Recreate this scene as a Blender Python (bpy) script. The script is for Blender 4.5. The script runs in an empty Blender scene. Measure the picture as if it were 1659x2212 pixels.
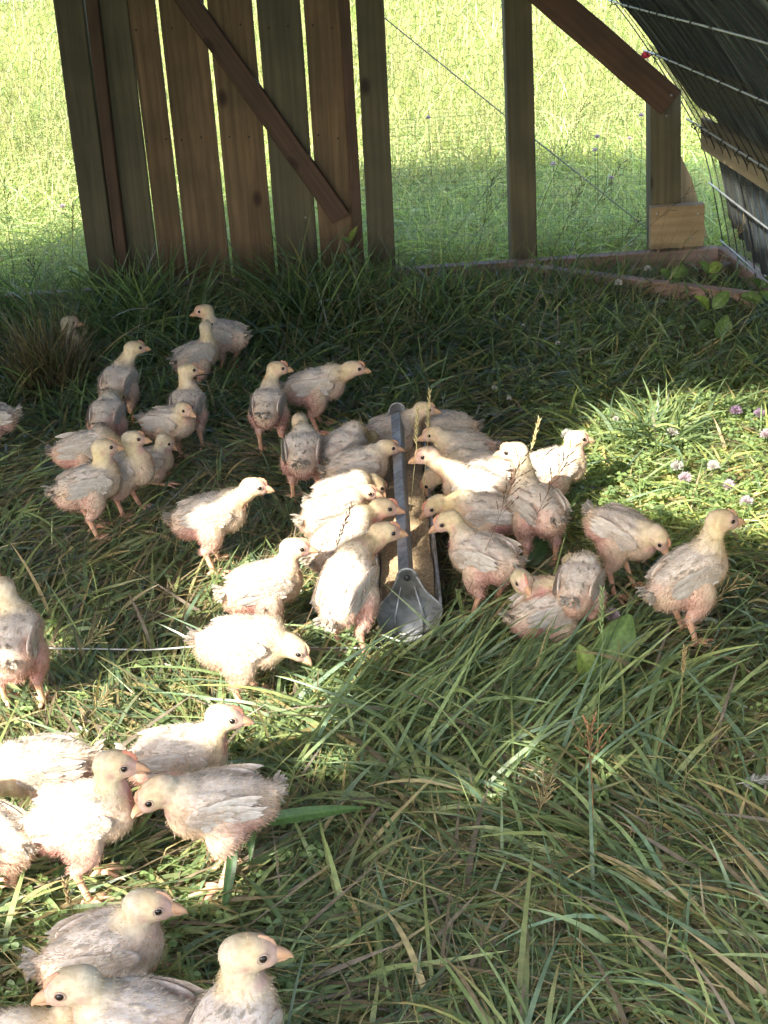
import bpy, math, random
import numpy as np
from mathutils import Vector, Matrix
SC = bpy.context.scene
COL = SC.collection
rnd = random.Random(7)
R = np.random.RandomState(11)
rad = math.radians

# ------------------------------------------------------------------ camera
FOC = 3342.0                       # focal length in units of a 1659 x 2212 frame
PITCH, ROLL, CAMZ = rad(24.2), rad(3.87), 1.38
cp, sp, ca, sa = math.cos(PITCH), math.sin(PITCH), math.cos(ROLL), math.sin(ROLL)
FW = Vector((0, cp, -sp)); U0 = Vector((0, sp, cp)); R0 = Vector((1, 0, 0))
RT = R0 * ca - U0 * sa; UP = R0 * sa + U0 * ca
cam_d = bpy.data.cameras.new('camera'); cam = bpy.data.objects.new('camera', cam_d); COL.objects.link(cam)
cam.matrix_world = Matrix(((RT.x, UP.x, -FW.x, 0), (RT.y, UP.y, -FW.y, 0), (RT.z, UP.z, -FW.z, CAMZ), (0, 0, 0, 1)))
cam_d.sensor_fit = 'VERTICAL'; cam_d.sensor_height = 24.0; cam_d.lens = 24.0 * FOC / 2212.0
cam_d.clip_start = 0.02; cam_d.clip_end = 1000
SC.camera = cam

# ------------------------------------------------------------------ light
SUN_EL = rad(36); SUN_H = Vector((0.57, 0.82))       # where the light travels, on the ground
SUN_H.normalize()
SD = Vector((SUN_H.x * math.cos(SUN_EL), SUN_H.y * math.cos(SUN_EL), -math.sin(SUN_EL)))
w = bpy.data.worlds.new('World'); SC.world = w; w.use_nodes = True
nt = w.node_tree; nt.nodes.clear()
sky = nt.nodes.new('ShaderNodeTexSky'); sky.sky_type = 'NISHITA'; sky.sun_disc = False
sky.sun_elevation = SUN_EL; sky.sun_rotation = math.atan2(-SUN_H.x, -SUN_H.y) % (2 * math.pi)
bg = nt.nodes.new('ShaderNodeBackground'); bg.inputs[1].default_value = 0.15; sky.dust_density = 2.0; sky.ozone_density = 0.7; sky.air_density = 0.9
wo = nt.nodes.new('ShaderNodeOutputWorld')
nt.links.new(sky.outputs[0], bg.inputs[0]); nt.links.new(bg.outputs[0], wo.inputs[0])
sl = bpy.data.lights.new('sun', 'SUN'); sl.energy = 3.7; sl.angle = rad(0.6); sl.color = (1.0, 0.95, 0.85)
so = bpy.data.objects.new('sun', sl); COL.objects.link(so)
so.rotation_euler = SD.to_track_quat('-Z', 'Y').to_euler(); so.location = (-3, -4, 5)
SC.view_settings.view_transform = 'Standard'; SC.view_settings.look = 'None'
SC.view_settings.exposure = 2.07; SC.view_settings.gamma = 1.0
SC.cycles.max_bounces = 8; SC.cycles.diffuse_bounces = 5; SC.cycles.transmission_bounces = 5

# ------------------------------------------------------------------ pixel helpers (1659 x 2212 frame -> place in the world)
def ray(x, y):
    return FW + RT * ((x - 829.5) / FOC) + UP * ((1106 - y) / FOC)
def gz(x, y, z=0.0):
    d = ray(x, y); t = (z - CAMZ) / d.z
    return Vector((d.x * t, d.y * t, z))
def gy(x, y, Y):
    d = ray(x, y); t = Y / d.y
    return Vector((d.x * t, Y, CAMZ + d.z * t))
CAMP = Vector((0, 0, CAMZ))
def proj(p):
    v = Vector(p) - CAMP; d = v.dot(FW)
    return 829.5 + FOC * v.dot(RT) / d, 1106 - FOC * v.dot(UP) / d

# ------------------------------------------------------------------ object helpers
def tag(o, label=None, cat=None, group=None, kind=None):
    if label: o['label'] = label
    if cat: o['category'] = cat
    if group: o['group'] = group
    if kind: o['kind'] = kind
    return o
def empty(name, loc=(0, 0, 0), rz=0.0):
    o = bpy.data.objects.new(name, None); COL.objects.link(o)
    o.location = loc; o.rotation_euler = (0, 0, rz); o.empty_display_size = 0.05
    return o
def mesh_obj(name, V, Fq, mat, parent=None, col=None, smooth=True, matrix=None):
    """V (n,3) array or list, Fq list/array of faces"""
    me = bpy.data.meshes.new(name)
    V = np.asarray(V, dtype=np.float32)
    if isinstance(Fq, np.ndarray):
        k = Fq.shape[1]; nf = len(Fq)
        me.vertices.add(len(V)); me.vertices.foreach_set('co', V.ravel())
        me.loops.add(nf * k); me.loops.foreach_set('vertex_index', Fq.astype(np.int32).ravel())
        me.polygons.add(nf); me.polygons.foreach_set('loop_start', np.arange(0, nf * k, k, dtype=np.int32))
        me.update(calc_edges=True)
    else:
        me.from_pydata([tuple(map(float, v)) for v in V], [], Fq)
    if smooth: me.polygons.foreach_set('use_smooth', np.ones(len(me.polygons), dtype=bool))
    if col is not None:
        at = me.color_attributes.new('Col', 'FLOAT_COLOR', 'POINT')
        c = np.ones((len(V), 4), dtype=np.float32); c[:, :3] = col
        at.data.foreach_set('color', c.ravel())
    me.materials.append(mat)
    o = bpy.data.objects.new(name, me); COL.objects.link(o)
    if matrix is not None: o.matrix_local = matrix
    if parent: o.parent = parent
    return o
class MB:
    def __init__(s): s.v = []; s.f = []; s.c = []
    def add(s, V, Fs, c=None):
        b = len(s.v); s.v += [tuple(v) for v in V]; s.f += [tuple(i + b for i in f) for f in Fs]
        if c is not None: s.c += [c] * len(V)
    def box(s, a, b, c=None):
        x0, y0, z0 = a; x1, y1, z1 = b
        s.add([(x0,y0,z0),(x1,y0,z0),(x1,y1,z0),(x0,y1,z0),(x0,y0,z1),(x1,y0,z1),(x1,y1,z1),(x0,y1,z1)],
              [(0,3,2,1),(4,5,6,7),(0,1,5,4),(1,2,6,5),(2,3,7,6),(3,0,4,7)], c)
    def tube(s, pts, rads, n=6, c=None, cap=True):
        pts = [Vector(p) for p in pts]
        if not hasattr(rads, '__len__'): rads = [rads] * len(pts)
        V = []; Fs = []; ref = None
        for i, p in enumerate(pts):
            t = (pts[min(i+1, len(pts)-1)] - pts[max(i-1, 0)])
            if t.length < 1e-9: t = Vector((0, 0, 1))
            t.normalize()
            if ref is None:
                ref = t.orthogonal().normalized()
            ref = (ref - t * ref.dot(t)).normalized(); b = t.cross(ref)
            for k in range(n):
                a = 2 * math.pi * k / n
                V.append(p + (ref * math.cos(a) + b * math.sin(a)) * rads[i])
        for i in range(len(pts) - 1):
            for k in range(n):
                Fs.append((i*n+k, i*n+(k+1) % n, (i+1)*n+(k+1) % n, (i+1)*n+k))
        if cap: Fs += [tuple(range(n-1, -1, -1)), tuple(range((len(pts)-1)*n, len(pts)*n))]
        s.add(V, Fs, c)
    def ell(s, c0, r, rot=None, nu=14, nv=9, c=None):
        V = []; Fs = []
        for j in range(nv + 1):
            th = math.pi * j / nv
            for i in range(nu):
                ph = 2 * math.pi * i / nu
                v = Vector((r[0]*math.sin(th)*math.cos(ph), r[1]*math.sin(th)*math.sin(ph), r[2]*math.cos(th)))
                if rot is not None: v = rot @ v
                V.append(v + Vector(c0))
        for j in range(nv):
            for i in range(nu):
                Fs.append((j*nu+i, (j+1)*nu+i, (j+1)*nu+(i+1) % nu, j*nu+(i+1) % nu))
        s.add(V, Fs, c)
    def build(s, name, mat, parent=None, smooth=True, matrix=None):
        return mesh_obj(name, s.v, s.f, mat, parent, np.array(s.c) if s.c else None, smooth, matrix)

# ------------------------------------------------------------------ materials
def mat_base(name):
    m = bpy.data.materials.new(name); m.use_nodes = True
    t = m.node_tree; b = t.nodes['Principled BSDF']
    return m, t, b
def N(t, ty, **kw):
    n = t.nodes.new(ty)
    for k, v in kw.items(): setattr(n, k, v)
    return n
def ramp(t, fac, stops):
    r = t.nodes.new('ShaderNodeValToRGB'); e = r.color_ramp.elements
    while len(e) < len(stops): e.new(0.5)
    for q, (p, c) in zip(e, stops): q.position = p; q.color = (*c, 1)
    t.links.new(fac, r.inputs[0]); return r.outputs[0]
def mixc(t, fac, a, b, mode='MIX'):
    n = t.nodes.new('ShaderNodeMix'); n.data_type = 'RGBA'; n.blend_type = mode
    for s_, v in ((n.inputs[0], fac), (n.inputs[6], a), (n.inputs[7], b)):
        if hasattr(v, 'is_output'): t.links.new(v, s_)
        elif isinstance(v, (int, float)): s_.default_value = v
        else: s_.default_value = (*v, 1)
    return n.outputs[2]

def leaf_material(name, transl=0.35, rough=0.42, spec=0.45, noise_scale=90.0, tint=(1.2, 1.3, 0.65)):
    m, t, b = mat_base(name)
    at = N(t, 'ShaderNodeAttribute', attribute_name='Col')
    no = N(t, 'ShaderNodeTexNoise'); no.inputs['Scale'].default_value = noise_scale
    geo = N(t, 'ShaderNodeNewGeometry'); t.links.new(geo.outputs['Position'], no.inputs['Vector'])
    r = ramp(t, no.outputs[0], [(0.3, (0.72, 0.74, 0.72)), (0.7, (1.2, 1.18, 1.15))])
    c = mixc(t, 1.0, at.outputs['Color'], r, 'MULTIPLY')
    t.links.new(c, b.inputs['Base Color'])
    b.inputs['Roughness'].default_value = rough; b.inputs['Specular IOR Level'].default_value = spec
    tr = N(t, 'ShaderNodeBsdfTranslucent')
    c2 = mixc(t, 1.0, c, tint, 'MULTIPLY'); t.links.new(c2, tr.inputs[0])
    mx = N(t, 'ShaderNodeMixShader'); mx.inputs[0].default_value = transl
    t.links.new(b.outputs[0], mx.inputs[1]); t.links.new(tr.outputs[0], mx.inputs[2])
    t.links.new(mx.outputs[0], t.nodes['Material Output'].inputs[0])
    return m
M_GRASS = leaf_material('grass_blade', rough=.38, spec=.5)
M_FIELD = leaf_material('field_grass', transl=0.45, noise_scale=20)
M_LEAF = leaf_material('broad_leaf', transl=0.4, noise_scale=160)
M_STALK = leaf_material('dry_stalk', transl=0.2, tint=(1, 1, 1))
M_PETAL = leaf_material('petal', transl=0.4, tint=(1, 1, 1), noise_scale=300)

def wood(name, dark, light, grain=1.0, knots=True, rough=0.75):
    m, t, b = mat_base(name)
    tc = N(t, 'ShaderNodeTexCoord'); oi = N(t, 'ShaderNodeObjectInfo')
    add = N(t, 'ShaderNodeVectorMath', operation='ADD')
    sc = N(t, 'ShaderNodeVectorMath', operation='SCALE'); sc.inputs[3].default_value = 37.0
    cx = N(t, 'ShaderNodeCombineXYZ')
    for i in range(3): t.links.new(oi.outputs['Random'], cx.inputs[i])
    t.links.new(cx.outputs[0], sc.inputs[0]); t.links.new(tc.outputs['Object'], add.inputs[0]); t.links.new(sc.outputs[0], add.inputs[1])
    mp = N(t, 'ShaderNodeMapping'); mp.inputs['Scale'].default_value = (26 * grain, 26 * grain, 1.3)
    t.links.new(add.outputs[0], mp.inputs[0])
    n1 = N(t, 'ShaderNodeTexNoise'); n1.inputs['Scale'].default_value = 1.6; n1.inputs['Detail'].default_value = 8; n1.inputs['Roughness'].default_value = 0.62
    n1.inputs['Distortion'].default_value = 0.9
    t.links.new(mp.outputs[0], n1.inputs['Vector'])
    wv = N(t, 'ShaderNodeTexWave'); wv.inputs['Scale'].default_value = 0.55; wv.inputs['Distortion'].default_value = 7; wv.inputs['Detail'].default_value = 3
    wv.inputs['Detail Scale'].default_value = 0.6
    t.links.new(mp.outputs[0], wv.inputs['Vector'])
    c1 = ramp(t, n1.outputs[0], [(0.28, dark), (0.72, light)])
    c2 = ramp(t, wv.outputs['Fac'], [(0.0, (0.72, 0.68, 0.62)), (0.6, (1, 1, 1))])
    c = mixc(t, 0.45, c1, c2, 'MULTIPLY')
    n2 = N(t, 'ShaderNodeTexNoise'); n2.inputs['Scale'].default_value = 6.5; n2.inputs['Detail'].default_value = 4
    t.links.new(add.outputs[0], n2.inputs['Vector'])
    c3 = ramp(t, n2.outputs[0], [(0.33, (0.66, 0.70, 0.66)), (0.62, (1.1, 1.05, 1.0))])
    c = mixc(t, 0.8, c, c3, 'MULTIPLY')
    if knots:
        mk = N(t, 'ShaderNodeMapping'); mk.inputs['Scale'].default_value = (7.5, 7.5, 4.2); t.links.new(add.outputs[0], mk.inputs[0])
        vo = N(t, 'ShaderNodeTexVoronoi'); vo.inputs['Scale'].default_value = 1.0; t.links.new(mk.outputs[0], vo.inputs['Vector'])
        kc = ramp(t, vo.outputs['Distance'], [(0.05, (0.25, 0.18, 0.14)), (0.10, (0.6, 0.5, 0.42)), (0.14, (1, 1, 1))])
        c = mixc(t, 1.0, c, kc, 'MULTIPLY')
    t.links.new(c, b.inputs['Base Color']); b.inputs['Roughness'].default_value = rough
    bp = N(t, 'ShaderNodeBump'); bp.inputs['Strength'].default_value = 0.35; bp.inputs['Distance'].default_value = 0.002
    t.links.new(n1.outputs[0], bp.inputs['Height']); t.links.new(bp.outputs[0], b.inputs['Normal'])
    return m
M_BOARD = wood('brown_board', (0.100, 0.064, 0.030), (0.215, 0.145, 0.075))
M_POST = wood('treated_post', (0.070, 0.064, 0.036), (0.130, 0.116, 0.066))
M_BRACE = wood('brace_wood', (0.060, 0.034, 0.020), (0.120, 0.070, 0.042))
M_SILL = wood('sill_wood', (0.22, 0.14, 0.11), (0.38, 0.27, 0.22))
M_PINE = wood('fresh_pine', (0.26, 0.185, 0.10), (0.42, 0.32, 0.19), grain=0.8)

M_RAIL = wood('rail_wood', (0.24, 0.18, 0.10), (0.38, 0.30, 0.17), grain=0.8)
def simple(name, colr, rough=0.5, metal=0.0, noise=None, bump=None):
    m, t, b = mat_base(name)
    b.inputs['Roughness'].default_value = rough; b.inputs['Metallic'].default_value = metal
    b.inputs['Base Color'].default_value = (*colr, 1)
    if noise:
        sc_, lo, hi = noise
        tc = N(t, 'ShaderNodeTexCoord'); n = N(t, 'ShaderNodeTexNoise'); n.inputs['Scale'].default_value = sc_; n.inputs['Detail'].default_value = 6
        t.links.new(tc.outputs['Object'], n.inputs['Vector'])
        t.links.new(ramp(t, n.outputs[0], [(0.3, lo), (0.7, hi)]), b.inputs['Base Color'])
        if bump:
            bp = N(t, 'ShaderNodeBump'); bp.inputs['Strength'].default_value = bump; bp.inputs['Distance'].default_value = 0.002
            t.links.new(n.outputs[0], bp.inputs['Height']); t.links.new(bp.outputs[0], b.inputs['Normal'])
    return m
M_WIRE = simple('galvanised_wire', (0.42, 0.43, 0.42), 0.4, 0.6)
M_HEX = simple('netting_wire', (0.12, 0.12, 0.09), 0.5, 0.3)
M_CLIP = simple('black_clip', (0.02, 0.02, 0.02), 0.6)
M_SOIL = simple('thatch_soil', (0.05, 0.045, 0.02), 0.95, 0, (22, (0.05, 0.048, 0.028), (0.15, 0.135, 0.07)), 0.8)
M_FGROUND = simple('meadow_ground', (0.1, 0.12, 0.03), 0.95, 0, (3, (0.12, 0.15, 0.04), (0.22, 0.24, 0.08)), 0.5)
M_ROAD = simple('gravel', (0.3, 0.3, 0.3), 0.9, 0, (30, (0.25, 0.26, 0.27), (0.42, 0.42, 0.42)), 0.5)
M_FEED = simple('feed_crumble', (0.4, 0.28, 0.14), 0.9, 0, (260, (0.20, 0.125, 0.06), (0.58, 0.44, 0.26)), 1.0)
M_RED = simple('red_plastic', (0.55, 0.03, 0.06), 0.4)
M_CORD = simple('pale_cord', (0.5, 0.5, 0.46), 0.6)

def galv():
    m, t, b = mat_base('galvanised_steel')
    tc = N(t, 'ShaderNodeTexCoord')
    v = N(t, 'ShaderNodeTexVoronoi'); v.inputs['Scale'].default_value = 90; t.links.new(tc.outputs['Object'], v.inputs['Vector'])
    n = N(t, 'ShaderNodeTexNoise'); n.inputs['Scale'].default_value = 14; n.inputs['Detail'].default_value = 6; t.links.new(tc.outputs['Object'], n.inputs['Vector'])
    c1 = ramp(t, v.outputs['Color'], [(0.1, (0.27, 0.285, 0.30)), (0.9, (0.44, 0.46, 0.48))])
    c2 = ramp(t, n.outputs[0], [(0.36, (0.52, 0.46, 0.38)), (0.6, (1, 1, 1))])
    t.links.new(mixc(t, 0.8, c1, c2, 'MULTIPLY'), b.inputs['Base Color'])
    b.inputs['Metallic'].default_value = 0.55; b.inputs['Roughness'].default_value = 0.5
    return m
M_GALV = galv()

def tarp():
    m, t, b = mat_base('dark_sheet')
    tc = N(t, 'ShaderNodeTexCoord'); mp = N(t, 'ShaderNodeMapping'); mp.inputs['Scale'].default_value = (1.2, 22, 1.2)
    t.links.new(tc.outputs['Object'], mp.inputs[0])
    n = N(t, 'ShaderNodeTexNoise'); n.inputs['Scale'].default_value = 1.4; n.inputs['Detail'].default_value = 7; n.inputs['Distortion'].default_value = 0.6
    t.links.new(mp.outputs[0], n.inputs['Vector'])
    n2 = N(t, 'ShaderNodeTexNoise'); n2.inputs['Scale'].default_value = 7; n2.inputs['Detail'].default_value = 5
    t.links.new(tc.outputs['Object'], n2.inputs['Vector'])
    c = ramp(t, n.outputs[0], [(0.40, (0.018, 0.024, 0.032)), (0.56, (0.055, 0.072, 0.085)), (0.72, (0.20, 0.24, 0.23))])
    c = mixc(t, 0.8, c, ramp(t, n2.outputs[0], [(0.3, (0.6, 0.62, 0.6)), (0.7, (1.2, 1.2, 1.15))]), 'MULTIPLY')
    t.links.new(c, b.inputs['Base Color']); b.inputs['Roughness'].default_value = 0.5
    bp = N(t, 'ShaderNodeBump'); bp.inputs['Strength'].default_value = 0.8; bp.inputs['Distance'].default_value = 0.006
    t.links.new(n.outputs[0], bp.inputs['Height']); t.links.new(bp.outputs[0], b.inputs['Normal'])
    return m
M_TARP = tarp()

def chick_mat(name, sss=0.12, fine=True):
    m, t, b = mat_base(name)
    at = N(t, 'ShaderNodeAttribute', attribute_name='Col')
    tc = N(t, 'ShaderNodeTexCoord')
    n = N(t, 'ShaderNodeTexNoise'); n.inputs['Scale'].default_value = 130; n.inputs['Detail'].default_value = 5; t.links.new(tc.outputs['Object'], n.inputs['Vector'])
    n2 = N(t, 'ShaderNodeTexNoise'); n2.inputs['Scale'].default_value = 38; n2.inputs['Detail'].default_value = 3; t.links.new(tc.outputs['Object'], n2.inputs['Vector'])
    c = mixc(t, 1.0, at.outputs['Color'], ramp(t, n.outputs[0], [(0.3, (0.80, 0.77, 0.74)), (0.65, (1.05, 1.05, 1.05))]), 'MULTIPLY')
    c = mixc(t, 0.6, c, ramp(t, n2.outputs[0], [(0.32, (0.92, 0.87, 0.84)), (0.6, (1.03, 1.03, 1.03))]), 'MULTIPLY')
    t.links.new(c, b.inputs['Base Color'])
    b.inputs['Roughness'].default_value = 0.85; b.inputs['Specular IOR Level'].default_value = 0.15
    b.inputs['Subsurface Weight'].default_value = sss; b.inputs['Subsurface Radius'].default_value = (1.0, 0.35, 0.2); b.inputs['Subsurface Scale'].default_value = 0.012
    bp = N(t, 'ShaderNodeBump'); bp.inputs['Strength'].default_value = 0.35; bp.inputs['Distance'].default_value = 0.002
    t.links.new(n.outputs[0], bp.inputs['Height']); t.links.new(bp.outputs[0], b.inputs['Normal'])
    return m
M_CHICK = chick_mat('chick_down')
M_FEATHER = leaf_material('chick_feather', transl=0.5, rough=0.75, spec=0.15, noise_scale=250, tint=(1.05, 1.0, 0.9))
M_SKIN = chick_mat('chick_leg_skin', 0.2)
M_EYE = simple('chick_eye', (0.012, 0.008, 0.006), 0.12)

# ------------------------------------------------------------------ ground, road
GZ = 0.03                                             # height of the trampled mat the birds stand on
def sheet(name, x0, x1, y0, y1, z, mat, n=2, kind='structure', amp=0.0):
    xs = np.linspace(x0, x1, n); ys = np.linspace(y0, y1, n)
    X, Y = np.meshgrid(xs, ys); Z = np.full_like(X, z)
    if amp: Z += amp * (np.sin(X * 7.3 + 1) * np.cos(Y * 6.1) + 0.6 * np.sin(X * 15 + Y * 11))
    V = np.stack([X, Y, Z], -1).reshape(-1, 3)
    i = np.arange(n - 1); a = (i[:, None] * n + i[None, :]).ravel()
    Fq = np.stack([a, a + 1, a + n + 1, a + n], 1)
    return tag(mesh_obj(name, V, Fq, mat), kind=kind)
sheet('ground', -300, 300, -300, 300, -0.006, M_FGROUND)
sheet('coop_floor', -2.4, 1.6, -1.0, 4.9, 0.002, M_SOIL, n=90, amp=0.004)
sheet('road', -60, 60, 15.2, 19.0, 0.002, M_ROAD)

# ------------------------------------------------------------------ coop
WY = 4.70                                             # inner plane of the far wall
coop = tag(empty('chicken_coop', (0, WY, 0)), 'wooden framed mobile coop with board wall, wire netting and dark arched sheet over wire panel', 'coop')
COOP_INV = Matrix.Translation((0, -WY, 0))
def beam(name, p0, p1, wdt, thk, mat, parent=coop, yoff=0.0, front=True, bow=0.0):
    """a plank lying in the wall plane from p0 to p1 (x,z centre line), front face at WY+yoff"""
    a = Vector((p0[0], 0, p0[1])); b = Vector((p1[0], 0, p1[1])); d = b - a; L = d.length; d.normalize()
    xx = Vector((d.z, 0, -d.x)); yy = Vector((0, 1, 0))
    mid = (a + b) / 2 + Vector((0, WY + yoff + thk / 2, 0))
    Mx = Matrix(((xx.x, yy.x, d.x, mid.x), (xx.y, yy.y, d.y, mid.y), (xx.z, yy.z, d.z, mid.z), (0, 0, 0, 1)))
    return plank(name, wdt, thk, L, mat, parent, Mx)
def plank(name, wdt, thk, L, mat, parent, Mx):
    n = 8; e = min(0.0025, thk * 0.2); V = []; Fs = []
    h = wdt / 2; q = thk / 2
    ring = [(-h+e, -q), (h-e, -q), (h, -q+e), (h, q-e), (h-e, q), (-h+e, q), (-h, q-e), (-h, -q+e)]
    for k in range(n + 1):
        z = -L/2 + L * k / n; jx = rnd.uniform(-1, 1) * 0.0008; jy = rnd.uniform(-1, 1) * 0.0005
        V += [(x + jx, y + jy, z) for x, y in ring]
    for k in range(n):
        for i in range(8): Fs.append((k*8+i, k*8+(i+1) % 8, (k+1)*8+(i+1) % 8, (k+1)*8+i))
    Fs += [tuple(range(7, -1, -1)), tuple(range(n*8, n*8+8))]
    return mesh_obj(name, V, Fs, mat, parent, smooth=False, matrix=COOP_INV @ Mx if parent is coop else Mx)
def wall_strip(name, t0, t1, b0, b1, ytop, ybot, mat, thk, yoff, zend=1.2):
    """plank seen between pixels (t0..t1, ytop) and (b0..b1, ybot), carried up to z=zend and down to the sill"""
    Y = WY + yoff
    A = (gy(t0, ytop, Y) + gy(t1, ytop, Y)) / 2; B = (gy(b0, ybot, Y) + gy(b1, ybot, Y)) / 2
    wd = ((gy(t1, ytop, Y) - gy(t0, ytop, Y)).length + (gy(b1, ybot, Y) - gy(b0, ybot, Y)).length) / 2 * 0.985
    d = (A - B); d /= d.z
    top = A + d * (zend - A.z); bot = B + d * (0.03 - B.z)
    return beam(name, (bot.x, bot.z), (top.x, top.z), wd, thk, mat, yoff=yoff)
wall_strip('post', 112, 179, 194, 250, 0, 595, M_POST, 0.085, 0.0)
wall_strip('door_stud', 184, 209, 251, 279, 0, 590, M_BRACE, 0.040, 0.012)
wall_strip('board', 206, 273, 276, 345, 0, 590, M_POST, 0.020, 0.052)
wall_strip('board', 274.5, 333.5, 346.2, 402.5, 0, 590, M_BOARD, 0.020, 0.052)
wall_strip('board', 341, 440, 407.5, 499, 0, 600, M_BOARD, 0.020, 0.052)
wall_strip('board', 447, 543.5, 504, 597, 0, 600, M_BOARD, 0.020, 0.052)
wall_strip('board', 551, 650, 602, 688, 0, 590, M_POST, 0.020, 0.052)
wall_strip('board', 656.5, 734, 692.5, 772, 0, 580, M_BOARD, 0.020, 0.052)
wall_strip('door_stud', 730, 757, 766, 786, 0, 560, M_BRACE, 0.040, 0.012)
wall_strip('post', 766, 830, 797, 854, 0, 555, M_POST, 0.085, 0.0)
wall_strip('post', 1088, 1150, 1105, 1161, 0, 560, M_POST, 0.085, 0.0)
# diagonal brace across the boards
def cl(p, q, Y): 
    a = gy(*p, Y); b = gy(*q, Y); return (a + b) / 2
A = cl((381, 0), (424, 0), WY + .012); B = cl((683, 440), (722, 408), WY + .012)
d = (B - A); beam('door_brace', (A.x - d.x * .25, A.z - d.z * .25), (B.x + d.x * .12, B.z + d.z * .12), 0.060, 0.038, M_BRACE, yoff=0.0135)
# diagonal rafter brace on the right
A = cl((1157, 0), (1240, 0), WY); B = cl((1380, 205), (1452, 152), WY); d = B - A
end = cl((1412, 244), (1478, 192), WY)
beam('rafter', (A.x - d.x * 0.5, A.z - d.z * .5), (end.x, end.z), 0.090, 0.038, M_BRACE, yoff=-0.040)
# right stub post, gusset and pine block
A = gy(1406, 225, WY); B = gy(1470, 225, WY); A2 = gy(1406, 535, WY); B2 = gy(1474, 535, WY)
beam('post', ((A2.x + B2.x) / 2, 0.06), ((A.x + B.x) / 2, A.z + 0.03), 0.092, 0.085, M_POST)
g = [gy(1468, 300, WY), gy(1474, 330, WY), gy(1508, 400, WY), gy(1543, 530, WY), gy(1440, 535, WY), gy(1440, 330, WY)]
V = [(v.x, WY + .090, v.z) for v in g] + [(v.x, WY + .105, v.z) for v in g]; n = len(g)
mesh_obj('gusset', V, [tuple(range(n)), tuple(range(2*n-1, n-1, -1))] + [(i, i+n, (i+1) % n + n, (i+1) % n) for i in range(n)], M_PINE, coop, smooth=False, matrix=COOP_INV)
A = gy(1407, 449, WY - .04); B = gy(1520, 532, WY - .04)
beam('block', (A.x, (A.z + B.z) / 2), (B.x, (A.z + B.z) / 2), A.z - B.z, 0.038, M_PINE, yoff=-0.0405)
# sills: one along the far wall, one along each side, a corner brace on edge
def ground_plank(name, P, Q, z0, z1, thk, mat):
    P = Vector((P[0], P[1], (z0+z1)/2)); Q = Vector((Q[0], Q[1], (z0+z1)/2)); d = Q - P; L = d.length; d.normalize()
    zz = Vector((0, 0, 1)); yy = d.cross(zz)
    mid = (P + Q) / 2
    Mx = Matrix(((zz.x, yy.x, d.x, mid.x), (zz.y, yy.y, d.y, mid.y), (zz.z, yy.z, d.z, mid.z), (0, 0, 0, 1)))
    return plank(name, z1 - z0, thk, L, mat, coop, Mx)
SX = 1.085
ground_plank('sill', (-1.85, WY - .022), (SX, WY - .022), 0.0, 0.100, 0.038, M_SILL)
ground_plank('sill', (SX + .022, WY - .003), (SX + .022 + .30, 1.6), 0.0, 0.097, 0.040, M_SILL)
ground_plank('sill', (-2.02, WY - .003), (-2.02, -1.0), 0.0, 0.097, 0.040, M_SILL)
P1 = gz(1130, 572, .098); P2 = gz(1612, 632, .098)
ground_plank('corner_brace', (P1.x, WY - .046), (SX - .002, P2.y), 0.0, 0.095, 0.036, M_SILL)
ground_plank('corner_block', (SX - .09, WY - .24), (SX - .001, WY - .17), 0.0, 0.092, 0.036, M_BRACE)

# arched profile of the hoop (x, z), right foot to left foot
CXC = -0.45
SHX, SHZ = 0.0, 0.0                                   # the hoop widens and rises a little towards the near end
dv_ = ray(793, -150); SHX, SHZ = -dv_.x / dv_.y, -dv_.z / dv_.y
def sh(x, y, z): return (x + SHX * (WY - y), y, z + SHZ * (WY - y))
half = [(1.125, .03), (1.10, .172), (1.045, .40), (.955, .575), (.765, .85), (.52, 1.10), (.27, 1.30), (-.05, 1.47), (-.45, 1.55)]
prof = half + [(2 * CXC - x, z) for x, z in half[-2::-1]]
def smooth_profile(pts, n):
    P = np.array(pts); out = []
    seg = np.r_[0, np.cumsum(np.linalg.norm(np.diff(P, axis=0), axis=1))]
    for s in np.linspace(0, seg[-1], n):
        k = min(max(np.searchsorted(seg, s) - 1, 0), len(P) - 2)
        p0, p1, p2, p3 = P[max(k-1, 0)], P[k], P[k+1], P[min(k+2, len(P)-1)]
        t = (s - seg[k]) / (seg[k+1] - seg[k])
        out.append(.5 * ((2*p1) + (-p0+p2)*t + (2*p0-5*p1+4*p2-p3)*t*t + (-p0+3*p1-3*p2+p3)*t**3))
    return np.array(out), seg[-1]
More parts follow.
